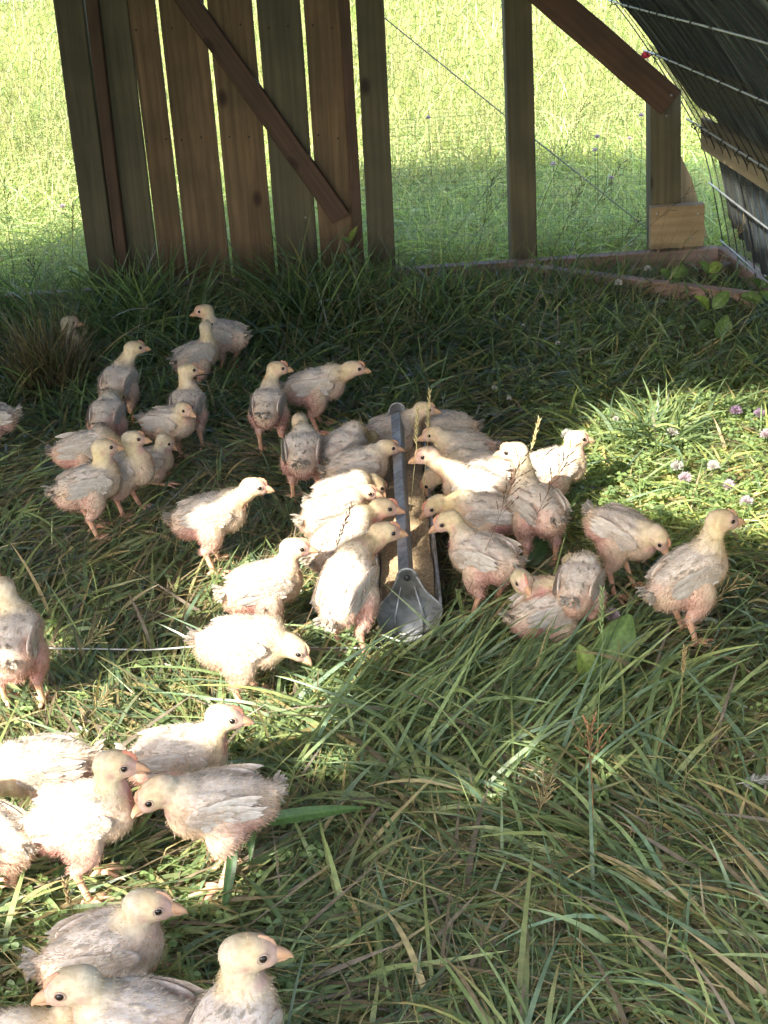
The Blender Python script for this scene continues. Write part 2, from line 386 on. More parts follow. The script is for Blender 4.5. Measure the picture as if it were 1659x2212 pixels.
# sun patches to cast through holes cut in the roof sheet, in frame pixels, given at canopy height
LIT = [
 # big pool of light, front left
 [(-300, 1470), (60, 1440), (230, 1440), (330, 1395), (430, 1345), (500, 1310), (470, 1235), (440, 1195), (500, 1160), (640, 1115), (700, 1092), (760, 1080), (830, 1062),
  (880, 1058), (905, 1100), (900, 1150), (905, 1200), (912, 1300), (850, 1370), (760, 1440), (715, 1530), (715, 1620), (660, 1700), (600, 1800), (560, 1870), (430, 1930), (250, 1965), (-300, 1990)],
 [(345, 1250), (430, 1200), (480, 1240), (430, 1320), (360, 1330)],
 [(-200, 1330), (60, 1340), (120, 1390), (60, 1430), (-200, 1410)],
 # band of light, right
 [(1035, 1048), (1105, 1050), (1190, 1005), (1215, 945), (1270, 890), (1420, 862), (1560, 885), (1680, 880), (1900, 860), (1900, 1130), (1700, 1150), (1560, 1125), (1480, 1110), (1330, 1085), (1235, 1085), (1180, 1075), (1100, 1112), (1040, 1112)],
 [(1330, 868), (1430, 845), (1560, 838), (1900, 820), (1900, 850), (1560, 868), (1450, 872)],
 # small flecks
 [(1010, 1680), (1060, 1650), (1075, 1700), (1020, 1730)], [(1110, 1600), (1165, 1560), (1180, 1640), (1140, 1690)],
 [(1250, 1640), (1290, 1600), (1300, 1690)],
 [(150, 2090), (200, 2080), (230, 2120), (180, 2140)], [(20, 2020), (110, 2020), (100, 2060), (30, 2060)],
]
DIM = [[(400, 1750), (415, 1660), (500, 1615), (640, 1640), (710, 1740), (640, 1840), (530, 1830)]]  # sheet kept closed here to put shade on the left-facing front chick
DIMW = [[(lambda v: (v.x, v.y))(gz(x, y, 0.07)) for x, y in poly] for poly in DIM]
LITX = [[(1.20, 3.9), (1.40, 3.8), (1.44, 5.1), (1.24, 5.1)]]  # extra hole cut in the sheet to throw sun on the side rail
LITW = LITX + [[(lambda v: (v.x, v.y))(gz(x, y, 0.07)) for x, y in poly] for poly in LIT]
def inside(px, py, poly):
    c = np.zeros(px.shape, bool); n = len(poly)
    for i in range(n):
        x0, y0 = poly[i]; x1, y1 = poly[(i+1) % n]
        if y0 == y1: continue
        c ^= ((y0 > py) != (y1 > py)) & (px < (x1 - x0) * (py - y0) / (y1 - y0) + x0)
    return c
def build_sheet():
    ns, ny = 330, 560; y0, y1 = -2.6, WY - 0.05
    P, L = smooth_profile(prof, ns)
    d = np.gradient(P, axis=0); d /= np.linalg.norm(d, axis=1)[:, None]; nrm = np.stack([-d[:, 1], d[:, 0]], 1)
    if nrm[3, 0] < 0: nrm = -nrm                      # outward
    ys = np.linspace(y0, y1, ny)
    S, Y = np.meshgrid(np.arange(ns), ys, indexing='ij')
    off = 0.008 + 0.034 * np.exp(-((P[S, 1] - 0.445) / 0.07) ** 4) * (P[S, 0] > 0) + 0.012 * np.abs(np.sin(Y * math.pi / 0.085 + .3 * np.sin(S * .03))) ** 2 + 0.010 * np.sin(Y * 2.7 + S * .03) * np.sin(S * 0.06)
    X = P[S, 0] + nrm[S, 0] * off; Z = P[S, 1] + nrm[S, 1] * off
    Z = np.maximum(Z, 0.004 + 0.06 * (S < 3))
    # the centre of each cell, carried along the sunlight to canopy height
    Zl = Z.copy(); X0 = X.copy(); X = X + SHX * (WY - Y); Z = Z + SHZ * (WY - Y)
    V = np.stack([X, Y, Z], -1); Zl = (Zl[:-1, :-1] + Zl[1:, 1:]) / 2; X0 = (X0[:-1, :-1] + X0[1:, 1:]) / 2
    Cc = (V[:-1, :-1] + V[1:, 1:]) / 2
    t = (Cc[..., 2] - 0.07) / -SD.z
    gx = Cc[..., 0] + SD.x * t; gyy = Cc[..., 1] + SD.y * t
    wob = 0.012 * np.sin(gx * 31 + 2 * np.sin(gyy * 23)) ; wob2 = 0.012 * np.cos(gyy * 29 + 2 * np.sin(gx * 19))
    lit = np.zeros(gx.shape, bool)
    for poly in LITW: lit |= inside(gx + wob, gyy + wob2, poly)
    for poly in DIMW: lit &= ~inside(gx + wob, gyy + wob2, poly)
    keep = ~lit
    # the side of the sheet away from the sun stays shut; low left side is cut open for more skylight inside
    right = Cc[..., 0] > 0.25
    keep |= right & (Cc[..., 1] > 2.0)
    left_low = (Cc[..., 0] < CXC - 1.05) & (Cc[..., 1] < 2.4)
    keep &= ~left_low | ((Cc[..., 2] > 0.85))
    # front of the hoop beyond what shades the birds is open
    keep &= (Cc[..., 1] > FRONT_Y)
    # near and left cells removed, to open the foreground to skylight
    keep &= ~((gyy < 1.05) | ((gyy < 1.9) & (gx < -(.27 * gyy + .30))) | ((gyy < 2.6) & (gx > .27 * gyy + .30) & (Cc[..., 1] < 1.2)))
    # worn lower edge on the right by the far corner lets light in
    keep &= ~((X0 > 0.95) & (Zl < 0.045))
    tear = (X0 > 1.0) & (Cc[..., 1] > 4.02) & (Zl < 0.06 + 0.20 * (Cc[..., 1] - 4.02))
    keep &= ~tear
    idx = (np.arange(ns)[:, None] * ny + np.arange(ny)[None, :])
    a = idx[:-1, :-1][keep]; b = idx[1:, :-1][keep]; c = idx[1:, 1:][keep]; e = idx[:-1, 1:][keep]
    Fq = np.stack([a, e, c, b], 1)
    used = np.unique(Fq); mp = np.full(ns * ny, -1); mp[used] = np.arange(len(used))
    o = mesh_obj('roof_sheet', V.reshape(-1, 3)[used], mp[Fq], M_TARP, coop, matrix=COOP_INV)
    return o
FRONT_Y = -0.95
build_sheet()
# wire panel under the sheet
m = MB(); P, L = smooth_profile(prof, 80)
yy = WY + 0.03; k = 0
while yy > 0.6:
    sel = P[P[:, 1] > 0.05]
    jit = rnd.uniform(-.006, .006)
    pts = [sh(x, yy + jit + 0.004 * math.sin(z * 5 + k), z) for x, z in sel[:44]]
    m.tube(pts, 0.0016 if k % 2 else 0.0024, n=4, cap=False)
    yy -= 0.105; k += 1
m.build('panel_wire_hoops', M_CLIP, coop, matrix=COOP_INV)
m = MB()
rails = [(gy(1310, 0, WY), ), (gy(1395, 108, WY), ), (gy(1468, 262, WY), ), (gy(1516, 398, WY), ), (gy(1548, 520, WY), )]
def prof_x(z):
    for (xa, za), (xb, zb) in zip(half, half[1:]):
        if za <= z <= zb: return xa + (xb - xa) * (z - za) / (zb - za)
    return half[-1][0]
zs_rail = []
for (p,) in rails:
    z = max(p.z, .06); x = prof_x(z) - .010; zs_rail.append((x, z))
zs_rail += [(prof_x(1.05) - .01, 1.05), (prof_x(1.25) - .01, 1.25)]
for x, z in zs_rail:
    mm = MB(); pts = [sh(x + .002 * math.sin(y * 3), y, z + 0.003 * math.sin(y * 2.1 + z * 9)) for y in np.linspace(WY + .02, 0.6, 22)]
    mm.tube(pts, 0.0030, n=6)
    mm.build('panel_wire', M_WIRE, coop, matrix=COOP_INV)
# twisted black ties on the wires
for x, z in zs_rail[:3]:
    yv = WY - 0.12
    while yv > 3.2:
        mm = MB(); c0 = Vector(sh(x, yv, z)); pts = []
        a0 = rnd.uniform(0, 6)
        for i in range(14):
            a = a0 + i * 0.75
            pts.append(c0 + Vector((.008 * math.cos(a) - .004, .010 * (i / 14 - .5) + rnd.uniform(-.002, .002), .008 * math.sin(a))))
        pts += [pts[-1] + Vector((-.004, rnd.uniform(-.015, .015), -.012))]
        mm.tube(pts, 0.0013, n=4)
        mm.build('wire_tie', M_CLIP, coop, matrix=COOP_INV)
        yv -= rnd.uniform(.10, .2)
# wood rail outside the panel
zr = 0.445
P = Vector(sh(prof_x(zr) + .022, WY + .02, zr)); Q = Vector(sh(prof_x(zr) + .022, 0.3, zr)); d = (Q - P); L_r = d.length; d.normalize()
xx = Vector((0, 0, 1)); yy_ = d.cross(xx).normalized(); xx = yy_.cross(d); mid = (P + Q) / 2
plank('side_rail', .095, .018, L_r, M_RAIL, coop, Matrix(((xx.x, yy_.x, d.x, mid.x), (xx.y, yy_.y, d.y, mid.y), (xx.z, yy_.z, d.z, mid.z), (0, 0, 0, 1))))
# netting
def hexnet(name, poly_test, x0, x1, z0, z1, a=0.0165, y=WY + .108):
    V = []; E = []; vid = {}
    def vert(x, z):
        k = (round(x / .004), round(z / .004))
        if k not in vid:
            vid[k] = len(V); V.append((x + rnd.uniform(-.0022, .0022), y + rnd.uniform(-.004, .004), z + rnd.uniform(-.0022, .0022)))
        return vid[k]
    h = a * math.sqrt(3); nx = int((x1 - x0) / h) + 2; nz = int((z1 - z0) / (1.5 * a)) + 2; S = set()
    for j in range(nz):
        for i in range(nx):
            cx = x0 + i * h + (h / 2 if j % 2 else 0); cz = z0 + j * 1.5 * a
            if not poly_test(cx, cz): continue
            ids = [vert(cx + a * math.sin(k * math.pi / 3), cz + a * math.cos(k * math.pi / 3)) for k in range(6)]
            for q in range(6): S.add(tuple(sorted((ids[q], ids[(q+1) % 6]))))
    mm = MB()
    for i, j in S: mm.tube([V[i], V[j]], 0.0006, n=3, cap=False)
    mm.build(name, M_HEX, coop, matrix=COOP_INV)
def sqnet(name, x0, x1, z0, z1, p=0.0125, y=WY + .100, xr=None):
    mm = MB(); x = x0
    while x < x1:
        zt = z1 if xr is None else min(z1, xr(x))
        if zt > z0: mm.tube([(x, y + rnd.uniform(-.002, .002), z0), (x + rnd.uniform(-.002, .002), y, (z0+zt)/2), (x, y, zt)], 0.00033, n=3, cap=False)
        x += p + rnd.uniform(-.0004, .0004)
    z = z0
    while z < z1:
        xe = x1 if xr is None else max(x0, min(x1, prof_x(z)))
        mm.tube([(x0, y + .001, z), ((x0+xe)/2, y + .001, z + rnd.uniform(-.003, .003)), (xe, y + .001, z)], 0.00033, n=3, cap=False); z += p
    mm.build(name, M_HEX, coop, matrix=COOP_INV)
LX0 = -1.75
hexnet('hex_netting', lambda x, z: True, LX0, -0.80, 0.12, 1.18)
hexnet('hex_netting', lambda x, z: x < .50, 0.02, 0.50, 0.12, 1.18)
hexnet('hex_netting', lambda x, z: x < prof_x(z) - .02, 0.47, 1.1, 0.10, 1.05)
sqnet('mesh_cloth', LX0, -0.80, 0.10, 0.62)
sqnet('mesh_cloth', 0.05, 1.10, 0.08, 0.545, xr=lambda x: (np.interp(x, [.5, .77, .955, 1.045, 1.1], [1.2, .85, .575, .40, .172])))
# side fine mesh on the lower right, inside the wire panel
mm = MB()
zz = 0.06
while zz < 0.72:
    x = prof_x(zz) + .012
    mm.tube([sh(x, WY, zz), sh(x, 3.4, zz)], 0.0005, n=3, cap=False); zz += .0125
yv = WY
while yv > 3.4:
    mm.tube([sh(prof_x(z) + .012, yv, z) for z in (.06, .172, .40, .575, .72)], 0.0005, n=3, cap=False); yv -= .0125
mm.build('mesh_cloth', M_HEX, coop, matrix=COOP_INV)
# guy wire seen through the openings
mm = MB(); A = gy(832, 40, WY + .14); B = gy(1404, 498, WY + .14); dd = (B - A)
mm.tube([A - dd * .3, A, (A+B)/2 + Vector((0, 0, -.004)), B], 0.0021, n=5); mm.build('guy_wire', M_WIRE, coop, matrix=COOP_INV)
# screw heads
for (x, y) in [(1450, 206), (1440, 250), (1492, 512), (1420, 462), (1508, 462), (660, 470), (745, 520)]:
    p = gy(x, y, WY - .042 if x > 1000 else WY + .0)
    mm = MB(); mm.tube([p + Vector((0, .002, 0)), p + Vector((0, -.0012, 0))], 0.0036, n=10); mm.build('screw', M_WIRE, coop, matrix=COOP_INV)
for xc in (310, 388, 495, 598, 694):
    for yn in (60, 300):
        for dxn in (-22, 20):
            p = gy(xc + dxn + yn * .105 * (1 - (xc - 240) / 900), yn + rnd.uniform(-8, 8), WY + .051)
            mm = MB(); mm.tube([p + Vector((0, .002, 0)), p + Vector((0, -.0010, 0))], 0.0030, n=8); mm.build('nail', M_CLIP, coop, matrix=COOP_INV)
# red and white marker clip on the wire
p = gy(1396, 118, WY - .02)
rc = tag(empty('marker_clip', p), 'small red and white plastic clip hanging on the wire panel above the right brace', 'clip')
mm = MB(); mm.ell((0, 0, 0), (.014, .008, .011)); mm.ell((-.010, 0, -.006), (.010, .006, .007)); mm.build('clip_body', M_RED, rc)
mm = MB(); mm.ell((.015, -.003, .002), (.007, .006, .006)); mm.tube([(.0, 0, -.008), (.006, -.004, -.016)], [.004, .003]); mm.build('clip_tip', simple('white_plastic', (.8, .78, .72), .4), rc)

# ------------------------------------------------------------------ feeder
fn = gz(888, 1388, GZ); ff = gz(866, 1010, GZ)
FY0, FY1 = fn.y + 0.005, ff.y + 0.03; FX0, FX1 = fn.x, ff.x
feeder = tag(empty('feeding_trough', (FX0, FY0, GZ), -math.atan2(FX1 - FX0, FY1 - FY0)), 'long galvanised steel feeding trough with turning bar, crowded by chicks', 'feeder')
FL = FY1 - FY0
def end_plate(y, flip):
    pts = []
    for k in range(9):
        a = math.pi * k / 8; pts.append((.017 * math.cos(a), .128 + .017 * math.sin(a)))
    left = [(-.030, .100), (-.047, .080), (-.057, .070), (-.0585, .058), (-.052, .030), (-.040, .006), (-.034, 0)]
    pts += left; pts += [(-x, z) for x, z in left[::-1]]
    t = .0022; n = len(pts)
    V = [(x, y, z) for x, z in pts] + [(x, y + t, z) for x, z in pts]
    # rolled rim
    m = MB(); m.add(V, [tuple(range(n)), tuple(range(2*n-1, n-1, -1))] + [(i, (i+1) % n, (i+1) % n + n, i+n) for i in range(n)])
    m.tube([(x, y + .001, z) for x, z in pts + pts[:1]], .0022, n=6)
    for sx in (-1, 1):                                 # pressed ribs
        m.tube([(sx * .012, y - .001 * flip, .11), (sx * .026, y - .0018 * flip, .05), (sx * .022, y - .001 * flip, .008)], [.0015, .003, .0015], n=6)
    m.tube([(-.038, y - .001 * flip, .020), (0, y - .002 * flip, .014), (.038, y - .001 * flip, .020)], .0025, n=6)
    return m
end_plate(0, 1).build('end_plate', M_GALV, feeder)
end_plate(FL, -1).build('end_plate', M_GALV, feeder)
for y in (-.0045, FL + .0035):
    mm = MB(); mm.tube([(0, y, .128), (0, y + .008, .128)], .0055, n=10); mm.build('pivot_bolt', M_CLIP, feeder)
cs = [(-.058, .062), (-.058, .071), (-.0545, .071), (-.054, .060), (-.048, .030), (-.034, .007), (.034, .007), (.048, .030), (.054, .060), (.0545, .071), (.058, .071), (.058, .062),
      (.050, .028), (.036, .0045), (-.036, .0045), (-.050, .028)]
V = []; n = len(cs); Y_ = np.linspace(.003, FL - .003, 12)
for y in Y_: V += [(x, y, z) for x, z in cs]
Fs = [(j*n+i, (j+1)*n+i, (j+1)*n+(i+1) % n, j*n+(i+1) % n) for j in range(11) for i in range(n)]
mesh_obj('trough_body', V, Fs, M_GALV, feeder, smooth=False)
for sx in (-1, 1):
    mm = MB(); mm.tube([(sx * .0565, y, .0715) for y in Y_], .0030, n=8); mm.build('trough_lip', M_GALV, feeder)
# reel: folded steel bar
cs = [(-.019, .112), (-.0165, .1165), (0, .128), (.0165, .1165), (.019, .112), (.0165, .1125), (0, .1245), (-.0165, .1125)]
cs = [(-.0150, .1215), (.0015, .1290), (.0030, .1290), (.0050, .1270), (.0120, .1080), (.0100, .1075), (.0025, .1255), (-.0145, .1190)]
V = []; n = len(cs)
for y in np.linspace(.012, FL - .012, 10):
    V += [(x, y, z + .0006 * math.sin(y * 20)) for x, z in cs]
Fs = [(j*n+i, (j+1)*n+i, (j+1)*n+(i+1) % n, j*n+(i+1) % n) for j in range(9) for i in range(n)] + [tuple(range(n-1, -1, -1)), tuple(range(9*n, 10*n))]
mesh_obj('reel_bar', V, Fs, M_GALV, feeder, smooth=False)
for sx in (-1, 1):
    for y in (.02, FL - .02):
        mm = MB(); mm.box((sx*.05 - .012, y - .012, -.006), (sx*.05 + .012, y + .012, .004)); mm.build('foot', M_GALV, feeder)
# feed
nx, ny = 26, 170
X, Y = np.meshgrid(np.linspace(-.0515, .0515, nx), np.linspace(.004, FL - .004, ny))
Z = .047 + .010 * np.sin(Y * 13) * np.cos(X * 30) + .006 * np.sin(Y * 31 + X * 40) + R.rand(*X.shape) * .0032
Z = np.minimum(Z, .0665)
Z = np.maximum(Z, .031)
Xc = np.clip(X, -(.0455 + (Z - .03) * .2), .0455 + (Z - .03) * .2)
V = np.stack([Xc, Y, Z], -1).reshape(-1, 3); i = np.arange(ny - 1)[:, None] * nx + np.arange(nx - 1)[None, :]; i = i.ravel()
feed = mesh_obj('feed', V, np.stack([i, i+1, i+nx+1, i+nx], 1), M_FEED)
feed.location = feeder.location; feed.rotation_euler = feeder.rotation_euler
tag(feed, 'tan crumbled feed lying in the steel trough', 'feed', kind='stuff')
# cord along the ground
mm = MB(); A = gz(-60, 1402, GZ + .03); B = gz(830, 1396, GZ + .028)
pts = [A.lerp(B, k / 14) + Vector((0, .003 * math.sin(k * 1.7), .004 * math.sin(k * .9))) for k in range(15)]
mm.tube(pts, .0015, n=6)
tag(mm.build('ground_cord', M_CORD), 'pale thin cord stretched low across the grass left of the trough', 'cord')

# ------------------------------------------------------------------ chicks
DG = None
def snoise(P, seed, f):
    r = np.random.RandomState(seed); o = np.zeros(len(P))
    for k in range(6):
        d = r.normal(size=3); d /= np.linalg.norm(d)
        o += np.sin(P @ d * f * (0.7 + .25 * k) + r.rand() * 6.28 + np.sin(P @ r.normal(size=3) * f * .4) * 1.2)
    return o / 3.2
def sstep(a, b, x):
    t = np.clip((x - a) / (b - a), 0, 1); return t * t * (3 - 2 * t)
def rotm(yaw, pitch):
    return Matrix.Rotation(yaw, 3, 'Z') @ Matrix.Rotation(-pitch, 3, 'Y')
def bez(a, b, c, d, t):
    return a * (1-t)**3 + b * 3*t*(1-t)**2 + c * 3*t*t*(1-t) + d * t**3
BODIES = []                                           # world ellipsoids kept clear of grass
POSE = {'up': (.070, 0, .092), 'mid': (.098, 0, .060), 'low': (.105, 0, .018), 'peck': (.108, 0, -.022), 'tall': (.045, 0, .112)}
HP = {'up': -4, 'mid': -6, 'low': -35, 'peck': -68, 'tall': -3}
CREAM = np.array((.62, .510, .405)); WHITE = np.array((.645, .595, .535)); YEL = np.array((.64, .51, .23)); PINK = np.array((.56, .31, .27)); RED = np.array((.48, .15, .13)); FACE = np.array((.60, .40, .33)); PEACH = np.array((.60, .44, .27))
def ribbon(V, Fs, Cs, p, d, side, L, wd, c, bend=0.0, nrm=None, tip=.15):
    """a feather: 4 stations, 3 across"""
    b = len(V); d = d.normalized(); side = side.normalized(); nn = nrm if nrm is not None else d.cross(side)
    for k, (u, ww) in enumerate(((0, .35), (.35, 1.0), (.75, .9), (1.0, tip))):
        q = p + d * (L * u) + nn * (bend * L * u * u)
        for s_ in (-1, 0, 1):
            V.append(q + side * (s_ * wd * .5 * ww) + nn * (0.12 * wd if s_ == 0 else 0)); Cs.append(np.array(c) * (.86 if s_ == 0 else 1.0) * (1 - .05 * u))
    for k in range(3):
        for j in range(2):
            a = b + k*3 + j; Fs.append((a, a+1, a+4, a+3))
GROUPC = 'young white meat chicks in the coop'
def chick(bx, by, heading, hx, hy, pose, hyaw, size, tone, label, sit=False, pitch=8, legs=(0.006, -.008), hroll=0, hp=None, noh=False, hb=None, seed=0, lift=None, bl=1.0, hs=1.10):
    seed = int(bx * 7 + by * 13) % 9973; r = random.Random(seed); rs = np.random.RandomState(seed)
    hb = hb or (.064 if sit else .106); size *= .97 + .07 * r.random()
    H = rad(heading); g = gz(bx, by, GZ + hb * size)
    root = empty('chick', (g.x, g.y, GZ), H); root.scale = (size,) * 3
    tag(root, label, 'chick', GROUPC)
    Rz = Matrix.Rotation(H, 3, 'Z'); base = Vector((g.x, g.y, GZ))
    toW = lambda v: base + (Rz @ Vector(v)) * size
    # head centre (relative to body centre), nudged to where the bird holds it
    p0 = np.array(POSE[pose]); h = p0.copy()
    if hx is not None:
        sg = np.array((.030, .020, .035))
        for it in range(14):
            def res(h):
                q = proj(toW((h[0], h[1], h[2] + hb)))
                return np.r_[(q[0] - hx) / 3, (q[1] - hy) / 3, (h - p0) / sg]
            r0 = res(h); J = np.zeros((5, 3))
            for k in range(3):
                e = h.copy(); e[k] += 1e-4; J[:, k] = (res(e) - r0) / 1e-4
            h -= np.linalg.solve(J.T @ J, J.T @ r0)
    n_ = np.linalg.norm(h)
    if n_ > .155: h *= .155 / n_
    if n_ < .072: h *= .072 / n_
    hc = Vector(h) + Vector((0, 0, hb))
    hz = max(hc.z, .022); hc.z = hz
    HY = rad((hyaw if hyaw is not None else heading) - heading); HPt = rad(hp if hp is not None else HP[pose])
    Rh = rotm(HY, HPt) @ Matrix.Rotation(rad(hroll), 3, 'X')
    Rb = rotm(0, rad(pitch)); bc = Vector((0, 0, hb))
    B = lambda x, y, z: bc + Rb @ Vector((x, y, z))
    fat = r.uniform(.96, 1.05)
    m = MB()
    m.ell(B(0, 0, 0), (.058 * bl, .038 * fat, .0375), Rb, 18, 12)
    m.ell(B(-.034 * bl, 0, -.003), (.040, .034 * fat, .034), Rb, 16, 10)
    m.ell(B(.030, 0, -.005), (.036, .033 * fat, .036), Rb, 16, 10)
    m.ell(B(-.066 * bl, 0, .012), (.018, .011, .010), Rb, 12, 8)
    for s_ in (-1, 1):
        m.ell(B(.008, s_ * .0235, .009), (.040, .017, .024), Rb, 12, 8)
    NB = B(.036, 0, .010); fw = Rh @ Vector((1, 0, 0)); hu = Rh @ Vector((0, 0, 1))
    nb = hc - fw * .008 - hu * .006
    dist = (nb - NB).length
    c1 = NB + (Rb @ Vector((.7, 0, .75))) * dist * .38; c2 = nb - (hu * .75 + fw * .35) * dist * .36
    neck = [bez(NB, c1, c2, nb, t) for t in np.linspace(0, 1, 9)]
    nr = [.029, .0258, .0228, .0203, .0186, .0174, .0168, .0165, .0165]; nr = [a_ * (.55 + .45 * hs) for a_ in nr]
    for i in range(8):
        for q in (0, .5):
            p = neck[i].lerp(neck[i+1], q); m.ell(p, (nr[i] + (nr[i+1]-nr[i])*q,) * 3, None, 10, 7)
    m.ell(hc + Rh @ Vector((.001*hs, 0, .0005)), (.0200*hs, .0158*hs, .0163*hs), Rh, 14, 10)
    m.ell(hc + Rh @ Vector((-.007*hs, 0, -.001)), (.0180*hs, .0162*hs, .0172*hs), Rh, 14, 10)
    m.ell(hc + Rh @ Vector((.0190*hs, 0, -.0040*hs)), (.0078*hs, .0064*hs, .0072*hs), Rh, 10, 8)
    m.ell(hc + Rh @ Vector((.0115*hs, 0, -.0025*hs)), (.0128*hs, .0112*hs, .0122*hs), Rh, 12, 9)
    legsd = []
    if not sit:
        for s_, dx in ((1, legs[0]), (-1, legs[1])):
            hip = B(-.008, s_ * .026, -.020); hock = Vector((dx * .6 - .014, s_ * .027, .046 * min(1, hb / .1) + max(0, hb - .1) * .5)); foot = Vector((dx + .002, s_ * .029, .006))
            for t in np.linspace(0, 1, 8):
                rr = .0185 * (1 - t)**.9 + .0088
                m.ell(hip.lerp(hock, t) + Vector((.010 * math.sin(t * 3.14), 0, 0)), (rr, rr * .86, rr), None, 10, 7)
            legsd.append((hock, foot))
    else:
        for s_ in (1, -1):
            m.ell(B(.008, s_ * .030, -.030), (.030, .018, .020), Rb, 10, 8)
            legsd.append((Vector((.0, s_ * .034, .020)), Vector((.034, s_ * .036, .008))))
    # one skin round it all
    me = bpy.data.meshes.new('tmp'); me.from_pydata([tuple(v) for v in m.v], [], m.f); to = bpy.data.objects.new('tmp', me); COL.objects.link(to)
    near = g.y < 2.9
    rm = to.modifiers.new('r', 'REMESH'); rm.mode = 'VOXEL'; rm.voxel_size = .0031 if near else .0046; rm.use_smooth_shade = True
    sm = to.modifiers.new('s', 'SMOOTH'); sm.factor = .5; sm.iterations = 5 if near else 3
    dg = bpy.context.evaluated_depsgraph_get(); em = to.evaluated_get(dg).to_mesh()
    nv = len(em.vertices); V = np.empty(nv * 3); em.vertices.foreach_get('co', V); V = V.reshape(-1, 3)
    NN = np.empty(nv * 3); em.vertices.foreach_get('normal', NN); NN = NN.reshape(-1, 3)
    npoly = len(em.polygons); lt = np.empty(npoly, int); em.polygons.foreach_get('loop_total', lt); assert (lt == 4).all()
    Fq = np.empty(npoly * 4, int); em.polygons.foreach_get('vertices', Fq); Fq = Fq.reshape(-1, 4).copy()
    to.to_mesh_clear() if False else None
    bpy.data.objects.remove(to)
    # colours from where on the bird a point lies
    RbI = np.array(Rb.transposed()); L_ = (V - np.array(bc)) @ RbI.T
    hd = (V - np.array(hc)) @ np.array(Rh.transposed()).T / hs
    dh = np.linalg.norm(hd, axis=1)
    nk = np.array([tuple(p) for p in neck]); dn = np.min(np.linalg.norm(V[:, None] - nk[None, 2:], axis=2), axis=1)
    n1 = snoise(V, seed, 60); n2 = snoise(V, seed + 5, 150); n3 = snoise(V, seed + 9, 28)
    red = tone
    C = np.tile(CREAM, (nv, 1)) * (1 + .05 * n2[:, None])
    def mix(C, c, wt): return C * (1 - wt[:, None]) + np.asarray(c) * wt[:, None]
    back = sstep(.012, .034, L_[:, 2]) * (1 - sstep(.05, .07, L_[:, 0])); C = mix(C, WHITE, back * .8)
    C = mix(C, PEACH, np.clip(.30 * sstep(.03, -.01, L_[:, 2]) * (1 + .8 * n3), 0, .6))
    yel = np.clip(1 - (dn - .012) / .022, 0, 1); hw = np.clip(1 - (dh - .012) / .02, 0, 1)
    C = mix(C, YEL, np.clip(np.maximum(yel * .70, hw * .62) * (1 + .3 * n1), 0, 1))
    rump = sstep(.0, -.035, L_[:, 0]) * sstep(.018, -.022, L_[:, 2] + .004 * n1)
    C = mix(C, PINK, np.clip(rump * (.12 + .62 * red) * (1 + .4 * n1), 0, .95))
    belly = sstep(-.018, -.040, L_[:, 2]) * sstep(.05, .0, L_[:, 0]); C = mix(C, PINK * 1.08, np.clip(belly * (.12 + .40 * red) * (1 + .4 * n3), 0, .9))
    flank = np.exp(-((L_[:, 0] + .034) ** 2 / .0006 + (L_[:, 2] + .012) ** 2 / .0004)) * (np.abs(L_[:, 1]) > .02); C = mix(C, PINK, np.clip(flank * (.25 + .6 * red), 0, 1))
    fv = np.array([tuple(p) for p in neck[1:6]]); dv = V[:, None] - (fv[None] + np.array(tuple((fw * .6 - hu * .2).normalized() * .020)))
    crop = np.clip(1 - np.min(np.linalg.norm(dv, axis=2), axis=1) / .018, 0, 1); C = mix(C, RED * .5 + PINK * .6, np.clip(crop * (.25 + 1.1 * red) * (1 + .5 * n2), 0, .85))
    ear = np.exp(-((hd[:, 0] + .004) ** 2 + (hd[:, 2] + .005) ** 2) / .00002) * (np.abs(hd[:, 1]) > .009); C = mix(C, PINK, ear * .6)
    face = sstep(.004, .016, hd[:, 0] - .25 * hd[:, 2] + .0015 * n2) * (dh < .032); C = mix(C, FACE * (1 - .1 * red) + RED * .15 * red, face * .85)
    thigh = sstep(.062, .048, V[:, 2]) * (0 if sit else 1); C = mix(C, PINK * .6 + CREAM * .4, thigh * .6)
    mott = np.clip(n3 * n1 * 1.5 - .1, 0, 1); C = mix(C, PINK * .7 + CREAM * .4, mott * .5 * (back < .6))
    low_dark = sstep(.055, .03, V[:, 2]); C *= (1 - .15 * low_dark * (1 + n2 * .5))[:, None]  # darker towards the feet
    C = np.clip(C, .02, .9)
    # relief: tufted down
    V2 = V + NN * (n2 * .0004 + n1 * .0006 * (dh > .03))[:, None]
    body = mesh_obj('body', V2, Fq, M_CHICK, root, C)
    # down fibres
    cnt = int((8500 if near else 4200) * (1.1 if by > 1900 else 1)); idx = rs.randint(0, nv, cnt); idx = idx[(dh[idx] > .026 * hs) | (rs.rand(cnt) < .35)]; cnt = len(idx)
    jit = rs.normal(size=(cnt, 3)) * .0016; P = V2[idx] + jit; nn = NN[idx]; P -= nn * .0008
    flow = np.tile(np.array(Rb @ Vector((-1, 0, -.25))), (cnt, 1)); onneck = (dn[idx] < .03)[:, None]
    nd = np.array((NB - nb).normalized()); flow = np.where(onneck, nd[None, :], flow)
    D = nn * .62 + flow * .62 + rs.normal(size=(cnt, 3)) * .18; D /= np.linalg.norm(D, axis=1)[:, None]
    Ln = rs.uniform(.0035, .0078, cnt); Ln *= np.where(dh[idx] < .027, .38, 1.0) * np.where(face[idx] > .4, .4, 1) * np.where(V[idx][:, 2] < .045, .6, 1)
    S = np.cross(D, nn + rs.normal(size=(cnt, 3)) * .3); S /= np.linalg.norm(S, axis=1)[:, None] + 1e-9; wd = (.00038 if near else .00052)
    tip = P + D * Ln[:, None] + flow * (Ln * .15)[:, None]; midp = P + D * (Ln * .5)[:, None]
